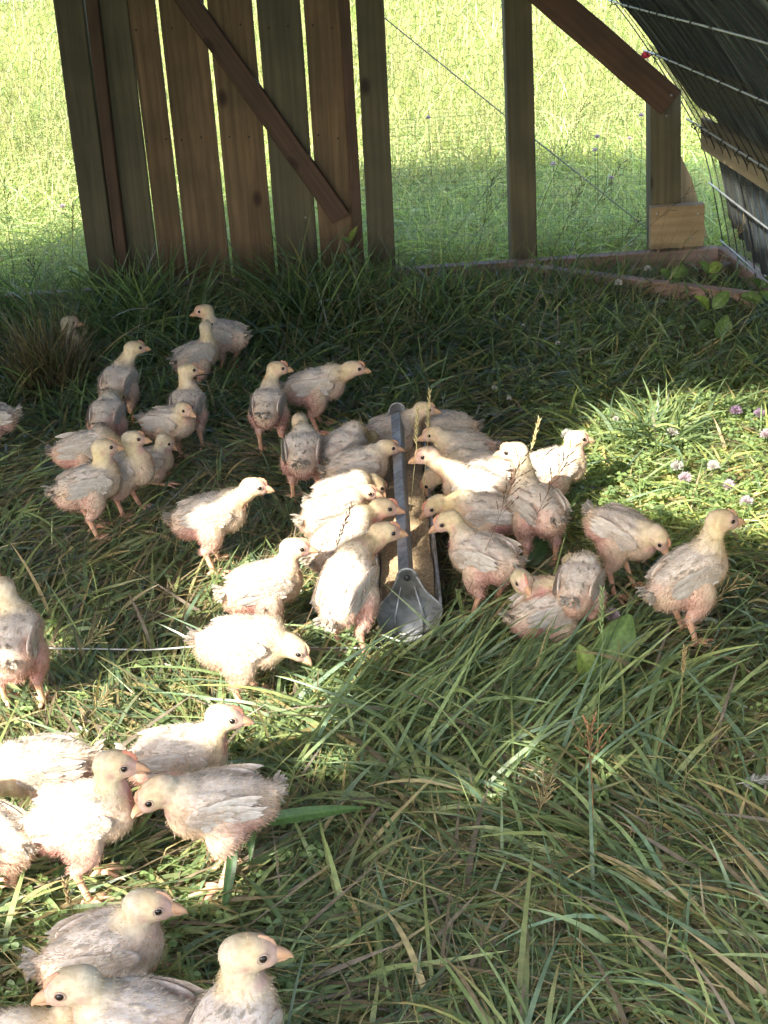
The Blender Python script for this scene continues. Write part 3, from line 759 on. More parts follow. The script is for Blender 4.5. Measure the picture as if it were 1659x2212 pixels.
    FV = np.stack([P - S*wd, P + S*wd, midp - S*wd*.8, midp + S*wd*.8, tip], 1).reshape(-1, 3)
    b = np.arange(cnt)[:, None] * 5; Ft = np.concatenate([b + [0, 1, 3], b + [0, 3, 2], b + [2, 3, 4]])
    fc = np.repeat(np.clip(C[idx] * (1.14 + rs.normal(size=(cnt, 1)) * .05), .02, .92), 5, axis=0)
    # wings
    for s_ in (-1, 1):
        m = MB(); wc = B(-.006, s_ * .0335 * fat, .009); Rw = Rb @ Matrix.Rotation(rad(8), 3, 'Y') @ Matrix.Rotation(s_ * rad(6), 3, 'Z')
        base_c = WHITE * .62 + .33 * CREAM + .05 * PINK
        m.ell(wc, (.046, .0048, .019), Rw, 16, 10, c=tuple(base_c))
        V_ = []; F_ = []; C_ = []
        out = Rw @ Vector((0, s_, 0))
        for row, (cx, nf, Lf, wf, lift_) in enumerate(((.006, 9, .050, .0110, .0046), (.020, 8, .034, .0105, .0050), (.033, 7, .024, .0090, .0038))):
            for k in range(nf):
                u = k / (nf - 1); z = .015 - .032 * u
                p = wc + Rw @ Vector((cx - .10 * abs(z) - r.uniform(0, .004), s_ * lift_, z + r.uniform(-.001, .001)))
                d = Rw @ Vector((-1, s_ * r.uniform(-.06, .05), -.10 - .55 * (u - .35) * .3 + .38 * (u - .2) + r.uniform(-.10, .10)))
                cc = WHITE * r.uniform(.55, 1.0) + CREAM * r.uniform(0, .35); cc = cc * (.62 / max(cc)) * r.uniform(.95, 1.03)
                ribbon(V_, F_, C_, p, d, Rw @ Vector((0, .1 * s_, 1)), Lf * r.uniform(.8, 1.15), wf * r.uniform(.8, 1.1), np.clip(cc, 0, .88), bend=r.uniform(.0, .10), nrm=out)
        b = len(m.v); m.v += [tuple(v) for v in V_]; m.f += [tuple(i + b for i in f) for f in F_]; m.c += [tuple(c) for c in C_]
        wo = m.build('wing', M_CHICK, root)
        nf_ = 700 if near else 300; th = rs.uniform(0, 2 * math.pi, nf_); q_ = np.sqrt(rs.rand(nf_)) ; ex = np.cos(th) * q_; ez = np.sin(th) * q_
        Rwn = np.array(Rw); P_ = np.stack([ex * .047, s_ * (.0050 * np.sqrt(np.clip(1 - q_ ** 2, 0, 1)) + .0012), ez * .020], 1) @ Rwn.T + np.array(wc)
        D_ = (np.stack([-np.ones(nf_), s_ * rs.uniform(.1, .7, nf_), rs.uniform(-.5, .5, nf_) + ez * .5], 1)) @ Rwn.T; D_ /= np.linalg.norm(D_, axis=1)[:, None]
        S_ = np.cross(D_, np.array(out)); S_ /= np.linalg.norm(S_, axis=1)[:, None] + 1e-9; l_ = rs.uniform(.004, .009, nf_)[:, None]; w_ = .0005
        FV_ = np.stack([P_ - S_ * w_, P_ + S_ * w_, P_ + D_ * l_], 1).reshape(-1, 3); b_ = np.arange(nf_)[:, None] * 3 + np.array([0, 1, 2])
        fcw = np.repeat(np.clip(WHITE * .55 + CREAM * .45 + rs.normal(size=(nf_, 1)) * .03, .02, .9), 3, axis=0)
        mesh_obj('wing_down', FV_, b_, M_FEATHER, wo, fcw)
    # tail tuft and ragged back feathers
    V_ = []; F_ = []; C_ = []
    for k in range(30):
        a = (k / 29 - .5) * 2.2; p = B(-.070 * bl, .010 * math.sin(a) * 1.2, .016 + r.uniform(-.006, .006))
        d = Rb @ Vector((-1, math.sin(a) * .75, .35 + r.uniform(-.75, .45)))
        ribbon(V_, F_, C_, p, d, Rb @ Vector((0, 1, r.uniform(-.5, .5))), r.uniform(.011, .020), .0065, WHITE * r.uniform(.9, 1.02), bend=r.uniform(-.2, .2), tip=.5)
    mesh_obj('tail', V_, F_, M_FEATHER, root, np.array(C_))
    V_ = []; F_ = []; C_ = []
    for k in range(14 if near else 16):
        i = r.randrange(nv)
        for _ in range(30):
            if back[i] > .5 and L_[i, 0] > -.07 and dh[i] > .04: break
            i = r.randrange(nv)
        nn_ = Vector(NN[i]); p = Vector(V2[i]) + nn_ * .0012; d = (Rb @ Vector((-1, 0, 0)) + nn_ * r.uniform(.0, .18) + Vector((0, r.uniform(-.25, .25), 0)))
        ribbon(V_, F_, C_, p, d, nn_.cross(d), r.uniform(.008, .014), r.uniform(.0035, .0055), np.clip(WHITE * r.uniform(.85, 1.05), 0, .88), bend=.02, nrm=nn_, tip=.4)
    b0 = len(FV); FV = np.concatenate([FV, np.array([tuple(v) for v in V_])]); fc = np.concatenate([fc, np.clip(np.array(C_), .02, .9)])
    qd = np.array(F_) + b0; Ft = np.concatenate([Ft, qd[:, [0, 1, 2]], qd[:, [0, 2, 3]]])
    mesh_obj('down', FV, Ft, M_FEATHER, root, fc)
    if not noh:
        Hp = lambda x, y, z: hc + Rh @ (Vector((x, y, z)) * hs)
        m = MB(); bk = (.58, .36, .22)
        m.tube([Hp(.0175, 0, -.0022), Hp(.0225, 0, -.0024), Hp(.0275, 0, -.0036), Hp(.0325, 0, -.0060), Hp(.0350, 0, -.0092)], [.0066*hs, .0058*hs, .0043*hs, .0024*hs, .0004], n=10, c=bk)
        m.tube([Hp(.015, 0, -.0062), Hp(.022, 0, -.0076), Hp(.028, 0, -.0084), Hp(.0315, 0, -.0088)], [.0050*hs, .0038*hs, .0022*hs, .0006], n=8, c=(.54, .33, .21))
        m.build('beak', M_SKIN, root)
        cr = .55 + .7 * red; m = MB(); V_ = []
        kk = 9
        for k in range(kk):
            u = k / (kk - 1); a = rad(14 + 56 * u); px_ = .0218 * math.cos(a); pz = .0162 * math.sin(a) + .0006
            hgt = (.0012 + .0030 * math.sin(u * math.pi) * (1 if k % 2 else .45)) * cr
            for yy_ in (-.0011, .0011): V_.append(Hp(px_, yy_, pz - .001))
            for yy_ in (-.0005, .0005): V_.append(Hp(px_ + math.cos(a) * hgt, yy_, pz + math.sin(a) * hgt))
        F_ = []
        for k in range(kk - 1):
            a = k * 4; b = a + 4; F_ += [(a, b, b+2, a+2), (a+1, a+3, b+3, b+1), (a+2, b+2, b+3, a+3)]
        cc_ = np.array((.60, .38, .24)) * (1 - red * .6) + np.array((.52, .15, .11)) * red * .6
        m.add(V_, F_, tuple(cc_)); m.build('comb', M_SKIN, root)
        for s_ in (-1, 1):
            m = MB(); m.ell(Hp(.0100, s_ * .0128, .0030), (.0036*hs, .0024*hs, .0035*hs), Rh, 12, 8); ey = m.build('eye', M_EYE, root)
            if near:
                m = MB()
                ring = [Hp(.0100 + .0046 * math.cos(a), s_ * (.0131 - .0016 * math.cos(a)), .0030 + .0041 * math.sin(a)) for a in np.linspace(0, 2 * math.pi, 13)]
                m.tube(ring, .0009, n=6, c=(.50, .36, .28), cap=False); m.build('eyelid', M_SKIN, ey)
    for li, (hock, foot) in enumerate(legsd):
        m = MB(); sk = (.74, .44, .28) if r.random() < .6 else (.70, .38, .26); s_ = 1 if li == 0 else -1
        m.tube([hock + Vector((.002, 0, .006)), hock, hock.lerp(foot, .4), hock.lerp(foot, .8), foot], [.0075, .0068, .0050, .0048, .0058], n=8, c=sk)
        for a, tl in ((s_ * 38, .030), (0, .040), (-s_ * 34, .032), (178 + s_ * 20, .016)):
            a = rad(a + r.uniform(-6, 6)); dv_ = Vector((math.cos(a), math.sin(a), 0))
            pts = [foot + Vector((0, 0, .000)), foot + dv_ * tl * .35 + Vector((0, 0, .003)), foot + dv_ * tl * .7 + Vector((0, 0, -.0005)), foot + dv_ * tl + Vector((0, 0, -.003))]
            m.tube(pts, [.0046, .0036, .0033, .0022], n=7, c=sk)
            m.tube([pts[-1], pts[-1] + dv_ * .005 + Vector((0, 0, -.002))], [.0016, .0003], n=5, c=(.55, .45, .38))
        m.build('leg', M_SKIN, root)
    BODIES.append((toW(B(-.02, 0, 0)), .058 * size)); BODIES.append((toW(B(.025, 0, 0)), .050 * size)); BODIES.append((toW(hc), .036 * size)); BODIES.append((toW(neck[4]), .03 * size))
    return root

# bx, by, heading, hx, hy, pose, head yaw, size, redness, label, extras
CH = [
 (482, 722, 150, 440, 672, 'up', 182, .98, .1, 'farthest chick below the board wall, head raised and facing left', {}),
 (425, 768, 40, 445, 706, 'up', 80, .98, .1, 'chick just in front of the farthest one, tail to the left, head turned away', {}),
 (138, 768, 20, 150, 697, 'up', 5, .95, .3, 'chick mostly hidden in the tall dry grass clump on the left', {'sit': True, 'hb': .075}),
 (257, 826, 78, 292, 752, 'tall', 15, 1.0, .1, 'chick seen from behind with long upright neck, left of the centre back', {'hb': .112}),
 (404, 876, 84, 408, 800, 'tall', 12, .98, .3, 'chick with its back to us and orange brow, behind the pale chick looking sideways', {'hb': .112}),
 (231, 898, 85, 250, 858, 'low', 75, 1.0, .7, 'chick with pink rump seen from behind, below the upright long necked one', {}),
 (366, 912, -22, 394, 888, 'mid', -42, 1.0, .2, 'pale chick turned half towards us with orange beak pointing down right', {}),
 (580, 876, 84, 600, 796, 'up', 8, 1.0, .8, 'tall standing chick seen from behind with pink rump and both legs showing', {'hb': .122}),
 (683, 832, 6, 765, 796, 'mid', 0, 1.05, .6, 'chick standing side on with a grass blade at its beak, back centre', {'hb': .112}),
 (655, 975, 88, 647, 910, 'mid', 95, 1.02, .9, 'chick seen straight from behind with round pink rump and yellow nape', {'hb': .112}),
 (742, 968, 55, None, None, 'peck', None, .98, .2, 'white chick with lowered head at the far left of the trough', {}),
 (182, 968, 8, None, None, 'peck', None, 1.0, .8, 'chick with white tail tuft and pink flank behind the front left pair', {}),
 (192, 1046, 28, 226, 966, 'up', 14, 1.03, .3, 'yellow headed chick standing in front of the left group, tail low left', {'hb': .112}),
 (272, 1012, -18, 288, 948, 'up', 4, 1.0, .3, 'chick with orange brow right beside the yellow headed one', {'hb': .108}),
 (322, 998, 10, 342, 972, 'low', -8, .85, .1, 'small shaded chick stooping behind the left pair', {'sit': True}),
 (-30, 905, 200, None, None, 'mid', 0, 1.0, .5, 'shaded chick cut by the left edge in the back', {}),
 (455, 1112, 8, 548, 1052, 'mid', 2, 1.03, .7, 'lone chick standing with fuzzy breast, left of the feeding group', {'hb': .112}),
 (850, 930, 8, 918, 884, 'up', -8, 1.0, .2, 'chick behind the far end plate of the trough with pinkish head', {'hb': .085, 'sit': True}),
 (965, 922, 172, None, None, 'peck', None, .98, .1, 'white back of a bent chick right of the far end plate', {'sit': True}),
 (1000, 968, 178, 936, 938, 'mid', 185, .98, .1, 'chick facing left behind the golden seed heads at the trough', {}),
 (1045, 1015, 170, None, None, 'peck', None, 1.0, .5, 'chick with fluffy tail and head down in the trough, right side', {'bl': 1.05}),
 (1028, 1052, 158, 922, 984, 'up', 190, 1.03, .3, 'long necked chick leaning over the trough from the right, back sunlit', {'hb': .108}),
 (1050, 1108, 172, 938, 1092, 'mid', 200, 1.03, .9, 'reddish faced chick leaning to the trough from the right', {'hp': -25}),
 (1042, 1200, 140, 966, 1126, 'mid', 186, 1.04, .6, 'chick with shaded olive head and pink rump at the right of the trough', {'hb': .118, 'hp': -18}),
 (1160, 1095, 112, 1110, 976, 'tall', 165, 1.08, .7, 'tall chick standing right of the feeding group, looking left with raised neck', {'hb': .128}),
 (1200, 1008, 10, 1232, 966, 'up', 5, .98, .1, 'sunlit chick with a leaf over its head, right of centre', {'hb': .105}),
 (1348, 1150, -30, 1402, 1158, 'low', -40, 1.0, .5, 'chick standing with tail high and beak pointing down, right side', {'hb': .125, 'pitch': -16, 'hp': -52}),
 (1490, 1240, 24, 1560, 1124, 'up', 8, 1.12, .3, 'large chick at the far right facing right with raised head', {'hb': .115, 'pitch': 22}),
 (1252, 1262, 70, 1234, 1218, 'mid', 95, .98, .2, 'chick looking away behind the pink rumped one, lower right', {}),
 (1185, 1318, 20, 1134, 1262, 'up', -75, 1.0, 1.0, 'pink rumped chick lying down with its face towards us, lower right', {'sit': True, 'bl': .95}),
 (775, 1008, 14, 826, 974, 'mid', 4, 1.02, .2, 'chick facing right at the trough, topmost with head raised on the left', {}),
 (742, 1066, 22, 812, 1045, 'low', 10, 1.0, .2, 'yellow chick dipping its sunlit head in the trough from the left', {'hp': -50}),
 (724, 1108, 25, 782, 1068, 'mid', 0, 1.02, .8, 'pink faced chick behind the two foremost at the left of the trough', {}),
 (742, 1168, 36, 830, 1096, 'mid', -6, 1.05, .9, 'red combed chick stretching over the lower one at the left of the trough', {'hb': .110, 'pitch': 20}),
 (752, 1262, 58, 832, 1150, 'up', 8, 1.12, .6, 'big upright chick standing at the near left corner of the trough', {'hb': .135, 'pitch': 38}),
 (572, 1264, 22, 638, 1184, 'up', 0, 1.04, .9, 'pink flanked chick with peach head behind the brightest chick', {'hb': .105}),
 (528, 1388, -4, 634, 1398, 'low', -14, 1.12, .2, 'brightest sunlit chick bending its head to the right', {'hb': .108, 'pitch': 2, 'hp': -38}),
 (30, 1385, 92, 8, 1272, 'up', 110, 1.12, 1.0, 'chick with bare red rump at the left edge seen from behind', {'hb': .11}),
 (388, 1632, 6, 486, 1550, 'up', -4, 1.08, .8, 'white chick with red throat and grey pink face, front left', {'hb': .112, 'pitch': 4, 'hs': 1.16}),
 (470, 1735, 186, 338, 1714, 'mid', 197, 1.08, .3, 'shaded chick facing left with lowered head, under a broad grass blade', {'hb': .112, 'pitch': 2, 'hp': -26, 'hs': 1.20}),
 (178, 1762, 10, 250, 1652, 'up', 0, 1.12, 1.0, 'sunlit chick with yellow beak and red rump, front left', {'hb': .116, 'hs': 1.18, 'pitch': 10}),
 (92, 1655, 196, -10, 1690, 'mid', 200, 1.08, .5, 'chick facing left with ragged grey tail behind the sunlit yellow beaked one', {}),
 (-38, 1800, 150, -90, 1720, 'up', 170, 1.05, .4, 'peach coloured chick cut by the left edge', {}),
 (226, 2052, 12, 322, 1956, 'up', -2, 1.16, .2, 'white chick sitting with a fluffy tail, third from the bottom left corner', {'sit': True, 'hb': .072, 'hs': 1.18, 'pitch': 12}),
 (300, 2212, 168, 156, 2130, 'up', 192, 1.17, .5, 'pink faced chick facing left at the bottom left', {'hb': .08, 'sit': True, 'hs': 1.20, 'pitch': 6}),
 (500, 2245, 66, 538, 2058, 'tall', 6, 1.17, .1, 'chick with upright neck facing right at the bottom edge', {'hb': .10, 'pitch': 20, 'hs': 1.20}),
 (-25, 2275, 20, None, None, 'low', None, 1.0, .3, 'pinkish back of a chick in the bottom left corner', {'sit': True}),
]
import os
for c in CH: chick(*c[:10], **c[10])

# ------------------------------------------------------------------ grass
def vnoise(x, y, seed, f):
    r = np.random.RandomState(seed); o = 0
    for k in range(5):
        a = r.rand() * 6.28; ff = f * (0.6 + .35 * k)
        o = o + np.sin((x * math.cos(a) + y * math.sin(a)) * ff + r.rand() * 6.28 + 1.3 * np.sin((x * math.sin(a) - y * math.cos(a)) * ff * .7 + r.rand() * 6))
    return o / 3.0
BW = np.array([tuple(b[0]) for b in BODIES]); BR = np.array([b[1] for b in BODIES])
def blades(roots, az, e0, droop, L, W, colr, segs=6, floor=None, avoid=True, curl=None, twist=None, power=1.0, tipc=None):
    n = len(roots); s = np.linspace(0, 1, segs + 1)
    if floor is None: floor = np.zeros(n)
    if curl is None: curl = R.normal(size=n) * .35
    if twist is None: twist = R.normal(size=n) * .5
    pos = np.empty((n, segs + 1, 3)); pos[:, 0] = roots; ds = L / segs; azs = np.empty((n, segs + 1)); azs[:, 0] = az
    els = np.empty((n, segs + 1)); els[:, 0] = e0
    for k in range(1, segs + 1):
        e = e0 - droop * s[k] ** power; a = az + curl * s[k]
        st = np.stack([np.cos(e) * np.cos(a), np.cos(e) * np.sin(a), np.sin(e)], 1) * ds[:, None]
        p = pos[:, k-1] + st
        p[:, 2] = np.maximum(p[:, 2], floor + .0015 * np.sin(k * 2 + az * 9))
        pos[:, k] = p; azs[:, k] = a; els[:, k] = e
    ok = np.ones(n, bool)
    if avoid:
        for k in range(1, segs + 1):
            for b0 in range(0, n, 20000):
                q = pos[b0:b0+20000, k]; hit = np.zeros(len(q), bool)
                for c, r_ in zip(BW, BR): hit |= ((q - c) ** 2).sum(1) < r_ * r_ * .92
                ok[b0:b0+20000] &= ~hit
        lx = pos[..., 0] - (FX0 + (pos[..., 1] - FY0) * (FX1 - FX0) / (FY1 - FY0)); 
        ok &= ~((np.abs(lx) < .060) & (pos[..., 1] > FY0 - .004) & (pos[..., 1] < FY1 + .004) ).any(1)
        ok &= ~((pos[..., 1] > WY - .05) & (pos[..., 1] < WY + .02) & (pos[..., 2] > 0.0)).any(1) if True else ok
    wp = np.minimum(1, .55 + 1.6 * s) * (1 - s ** 2.2) ** .8; wp[-1] = .04
    tw = twist[:, None] * (1 + s[None] * .8)
    hor = np.stack([-np.sin(azs), np.cos(azs), np.zeros_like(azs)], -1)
    nup = np.stack([-np.sin(els) * np.cos(azs), -np.sin(els) * np.sin(azs), np.cos(els)], -1)
    side = hor * np.cos(tw)[..., None] + nup * np.sin(tw)[..., None]
    hw = (W[:, None] * wp[None] * .5)[..., None]
    V = np.stack([pos - side * hw, pos + side * hw], 2)[ok]     # n, segs+1, 2, 3
    m_ = len(V); base = np.arange(m_)[:, None] * (2 * (segs + 1)); k = np.arange(segs)[None] * 2
    a = (base + k).ravel(); Fq = np.stack([a, a + 1, a + 3, a + 2], 1)
    C = np.repeat(colr[ok][:, None], segs + 1, 1)
    if tipc is not None: 
        t = (s ** 3)[None, :, None] * tipc[ok][:, None, None]; C = C * (1 - t) + np.array((.33, .26, .12)) * t
    C = np.repeat(C[:, :, None], 2, 2)
    return V.reshape(-1, 3), Fq, C.reshape(-1, 3)
def join(parts):
    V = []; Fq = []; C = []; o = 0
    for v, f, c in parts: V.append(v); Fq.append(f + o); C.append(c); o += len(v)
    return np.concatenate(V), np.concatenate(Fq), np.concatenate(C)
PAL = np.array([(.155, .215, .095), (.190, .255, .110), (.235, .290, .115), (.155, .230, .140), (.270, .315, .125), (.120, .170, .085)])
DRY = np.array([(.42, .35, .18), (.32, .25, .14), (.27, .22, .17), (.48, .38, .18), (.22, .17, .11)])
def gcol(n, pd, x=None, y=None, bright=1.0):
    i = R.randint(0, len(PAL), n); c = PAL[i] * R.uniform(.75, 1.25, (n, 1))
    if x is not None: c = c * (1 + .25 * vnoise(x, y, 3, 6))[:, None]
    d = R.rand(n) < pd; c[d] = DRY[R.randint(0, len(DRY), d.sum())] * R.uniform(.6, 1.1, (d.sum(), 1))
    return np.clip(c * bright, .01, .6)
def scatter(n, y0, y1, k=.275, m=.22, py=1.0):
    y = y0 + (y1 - y0) * R.rand(n) ** py; x = (R.rand(n) * 2 - 1) * (k * y + m) ; return x, y
def flow(x, y): return 2.3 * vnoise(x, y, 21, 2.6) + .9
parts = []
# thatch: short flat blades close to the ground
n = 30000; x, y = scatter(n, 1.25, 4.72)
parts.append(blades(np.stack([x, y, R.rand(n) * .012], 1), flow(x, y) + R.normal(size=n) * 1.1, R.uniform(.0, .4, n), R.uniform(.0, .8, n), R.uniform(.04, .12, n), R.uniform(.003, .0065, n),
    gcol(n, .5, x, y, .85), 4, floor=R.rand(n) * .020, curl=R.normal(size=n) * .2))
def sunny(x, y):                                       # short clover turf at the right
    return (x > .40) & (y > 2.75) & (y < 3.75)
# lying mat, pressed flat by feet
n = 31000; x, y = scatter(n, 1.25, 4.70); k_ = ~(sunny(x, y) & (R.rand(n) < .75)); x, y = x[k_], y[k_]; n = len(x)
az = np.where(R.rand(n) < .2, R.rand(n) * 6.28, flow(x, y) + R.normal(size=n) * .5)
big = R.rand(n) ** 2
parts.append(blades(np.stack([x, y, R.rand(n) * .015], 1), az, R.uniform(.0, .45, n), R.uniform(.0, .9, n), R.uniform(.06, .17, n) + .12 * big, .0026 + .0062 * big + R.rand(n) * .0015,
    gcol(n, .36, x, y, 1.06), 6, floor=.006 + R.rand(n) * .030, tipc=(R.rand(n) < .25) * 1.0, curl=R.normal(size=n) * .16, twist=R.normal(size=n) * .35))
# short turf in the clover patch, colour brightened and yellowed as if sunlit
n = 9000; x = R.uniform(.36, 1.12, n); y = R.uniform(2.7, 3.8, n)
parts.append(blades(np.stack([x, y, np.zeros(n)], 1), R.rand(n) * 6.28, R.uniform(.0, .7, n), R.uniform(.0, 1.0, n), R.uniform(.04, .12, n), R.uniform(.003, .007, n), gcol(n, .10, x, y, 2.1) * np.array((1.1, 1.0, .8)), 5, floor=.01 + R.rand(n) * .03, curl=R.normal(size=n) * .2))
# arching tufts
nt_ = 560; tx, ty = scatter(nt_, 1.3, 4.6); k_ = ~sunny(tx, ty); tx, ty = tx[k_], ty[k_]; nt_ = len(tx)
per = R.randint(6, 18, nt_); ti = np.repeat(np.arange(nt_), per); n = len(ti)
x = tx[ti] + R.normal(size=n) * .014; y = ty[ti] + R.normal(size=n) * .014
openr = (x > .0) & (y < 2.45)
Lf = np.where(openr, 1.1, .60)
parts.append(blades(np.stack([x, y, np.zeros(n)], 1), flow(tx, ty)[ti] * .9 + R.normal(size=n) * .8, R.uniform(.3, 1.2, n), R.uniform(.6, 1.7, n), R.uniform(.10, .26, n) * Lf, R.uniform(.004, .0100, n),
    gcol(n, .10, x, y, 1.1), 8, floor=.012 + R.rand(n) * .022, tipc=(R.rand(n) < .2) * 1.0, curl=R.normal(size=n) * .2))
# thin stems and straw lying over the mat
n = 11000; x, y = scatter(n, 1.25, 4.3)
parts.append(blades(np.stack([x, y, R.rand(n) * .02], 1), flow(x, y) + R.normal(size=n) * .9, R.uniform(.05, .7, n), R.uniform(.0, .9, n), R.uniform(.06, .20, n), R.uniform(.0012, .0026, n),
    gcol(n, .55, x, y, 1.1), 5, floor=.02 + R.rand(n) * .03, curl=R.normal(size=n) * .15))
# few single blades standing
n = 900; x, y = scatter(n, 1.3, 4.4)
parts.append(blades(np.stack([x, y, np.zeros(n)], 1), R.rand(n) * 6.28, R.uniform(.8, 1.4, n), R.uniform(.1, 1.0, n), R.uniform(.06, .15, n), R.uniform(.003, .0065, n), gcol(n, .15, x, y, 1.2), 6, floor=np.full(n, .01), curl=R.normal(size=n) * .2))
# long sheaf sweeping over the ground from the near end of the trough
n = 1500; c0 = gz(1000, 1560, 0); x = c0.x + R.normal(size=n) * .16 - .02; y = c0.y + R.normal(size=n) * .13
parts.append(blades(np.stack([x, y, np.zeros(n)], 1), np.where(R.rand(n) < .8, .75, 3.0) + R.normal(size=n) * .25, R.uniform(.25, .9, n), R.uniform(.3, 1.0, n), R.uniform(.14, .32, n), R.uniform(.004, .0082, n), gcol(n, .08, x, y, 1.2), 8, floor=.012 + R.rand(n) * .02, curl=R.normal(size=n) * .12))
# taller grass along the far wall
n = 11000; x = R.uniform(-1.5, 1.08, n); y = 4.63 - np.abs(R.normal(size=n)) * .24
hgt = 1 + .45 * vnoise(x, y, 8, 9)
right = np.clip((x - .02) / .25, 0, 1) * .75 + .25 * np.clip((x - .55) / .4, 0, 1)
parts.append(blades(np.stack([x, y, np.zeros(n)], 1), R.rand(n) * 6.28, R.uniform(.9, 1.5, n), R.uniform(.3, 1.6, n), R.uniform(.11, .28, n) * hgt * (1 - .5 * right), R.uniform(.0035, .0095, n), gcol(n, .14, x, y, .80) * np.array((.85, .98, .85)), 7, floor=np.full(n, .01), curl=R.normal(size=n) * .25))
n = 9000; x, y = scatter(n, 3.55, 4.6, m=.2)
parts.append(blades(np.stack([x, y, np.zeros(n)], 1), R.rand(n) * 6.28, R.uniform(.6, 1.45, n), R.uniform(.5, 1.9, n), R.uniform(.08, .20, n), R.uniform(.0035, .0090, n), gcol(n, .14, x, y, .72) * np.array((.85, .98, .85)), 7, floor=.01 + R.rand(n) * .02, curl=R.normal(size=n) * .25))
n = 300; c0 = gz(1405, 985, 0); x = c0.x + R.normal(size=n) * .035; y = c0.y + R.normal(size=n) * .03  # tuft in the sun patch, colour raised as if sunlit
parts.append(blades(np.stack([x, y, np.zeros(n)], 1), R.rand(n) * 6.28, R.uniform(.9, 1.5, n), R.uniform(.5, 1.9, n), R.uniform(.10, .22, n), R.uniform(.005, .010, n), gcol(n, .02, x, y, 1.3), 8, floor=np.full(n, .01), curl=R.normal(size=n) * .2))
n = 900; x = R.uniform(.45, 1.1, n); y = R.uniform(2.85, 3.75, n)  # taller blades in the sun patch, sunlight also put into their colour
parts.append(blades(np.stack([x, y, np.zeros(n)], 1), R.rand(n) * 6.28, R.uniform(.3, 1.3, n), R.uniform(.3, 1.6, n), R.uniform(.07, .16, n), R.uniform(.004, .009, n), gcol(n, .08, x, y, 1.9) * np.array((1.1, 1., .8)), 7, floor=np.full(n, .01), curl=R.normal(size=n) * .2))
n = 900; x = R.uniform(-1.35, 1.0, n); y = 4.6 - np.abs(R.normal(size=n)) * .3
parts.append(blades(np.stack([x, y, np.zeros(n)], 1), R.normal(size=n) * .9 + .4, R.uniform(.9, 1.45, n), R.uniform(.0, .5, n), R.uniform(.14, .34, n), R.uniform(.0012, .0022, n), gcol(n, .85, x, y, .7), 6, floor=np.full(n, .01), curl=R.normal(size=n) * .1))
# right-hand strip, behind the clover patch
n = 4000; x = R.uniform(.42, 1.1, n); y = R.uniform(3.7, 4.4, n)
parts.append(blades(np.stack([x, y, np.zeros(n)], 1), R.rand(n) * 6.28, R.uniform(.5, 1.4, n), R.uniform(.6, 1.9, n), R.uniform(.07, .17, n), R.uniform(.004, .009, n), gcol(n, .10, x, y, .85), 7, floor=.01 + R.rand(n) * .02, curl=R.normal(size=n) * .2))
V, Fq, C = join(parts)
tag(mesh_obj('long_grass', V, Fq, M_GRASS, None, C), 'long matted pasture grass covering the coop floor, green blades with straw', 'grass', kind='stuff')
# meadow beyond the wall
parts = []
def fscatter(n, y0, y1, m=.5):
    u = R.rand(n); y = 1 / (1 / y0 + u * (1 / y1 - 1 / y0)); x = (R.rand(n) * 2 - 1) * (.27 * y + m); return x, y
FPAL = np.array([(.36, .43, .14), (.44, .48, .18), (.28, .40, .14), (.52, .50, .26), (.40, .47, .16)])
NPAL = np.array([(.42, .50, .21), (.33, .44, .19), (.54, .58, .26), (.52, .50, .24)])  # near grass coloured paler to lighten the strip in the coop's shadow
def fcol(n, y, x):
    c = FPAL[R.randint(0, 5, n)] * R.uniform(.7, 1.25, (n, 1)); near_ = np.clip((8.2 - y) / 2, 0, 1)[:, None]
    g_ = NPAL[R.randint(0, 4, n)] * R.uniform(.7, 1.3, (n, 1)); c = c * (1 - near_ * .85) + g_ * near_ * .85
    return c * (1 + .2 * vnoise(x, y, 31, 2.2))[:, None]
n = 52000; x, y = fscatter(n, 4.86, 15.2)
sc_ = np.clip(y / 7, .8, 1.8)
parts.append(blades(np.stack([x, y, np.zeros(n)], 1), R.rand(n) * 6.28, R.uniform(.7, 1.5, n), R.uniform(.3, 1.9, n), R.uniform(.10, .30, n), R.uniform(.004, .008, n) * sc_, fcol(n, y, x), 4, avoid=False))
n = 9000; x, y = fscatter(n, 4.86, 7.5)
parts.append(blades(np.stack([x, y, np.zeros(n)], 1), R.rand(n) * 6.28, R.uniform(.5, 1.2, n), R.uniform(.9, 2.4, n), R.uniform(.18, .42, n), R.uniform(.005, .009, n), fcol(n, y, x) * 1.1, 7, avoid=False))
n = 9000; x, y = fscatter(n, 6.0, 15.4)
parts.append(blades(np.stack([x, y, np.zeros(n)], 1), R.rand(n) * 6.28, R.uniform(1.2, 1.55, n), R.uniform(.0, .4, n), R.uniform(.2, .42, n), R.uniform(.002, .004, n) * np.clip(y / 7, .8, 1.8), np.tile((.46, .42, .20), (n, 1)) * R.uniform(.6, 1.1, (n, 1)), 3, avoid=False))
V, Fq, C = join(parts)
tag(mesh_obj('meadow_grass', V, Fq, M_FIELD, None, C), 'bright yellow green meadow grass beyond the netting', 'meadow', kind='stuff')

# dry grass clump on the left: one plant
c0 = gz(118, 862, 0)
n = 900; x = c0.x + R.normal(size=n) * .035; y = c0.y + R.normal(size=n) * .03
V, Fq, C = blades(np.stack([x, y, np.zeros(n)], 1), R.rand(n) * 6.28, R.uniform(1.05, 1.55, n), R.uniform(.0, .9, n), R.uniform(.12, .30, n), R.uniform(.0018, .004, n), gcol(n, .75, None, None, .55), 6, avoid=False)
cl_ = tag(mesh_obj('grass_clump', V, Fq, M_GRASS, None, C), 'tall dark brown dry grass clump at the left, in front of a hidden chick', 'grass clump')

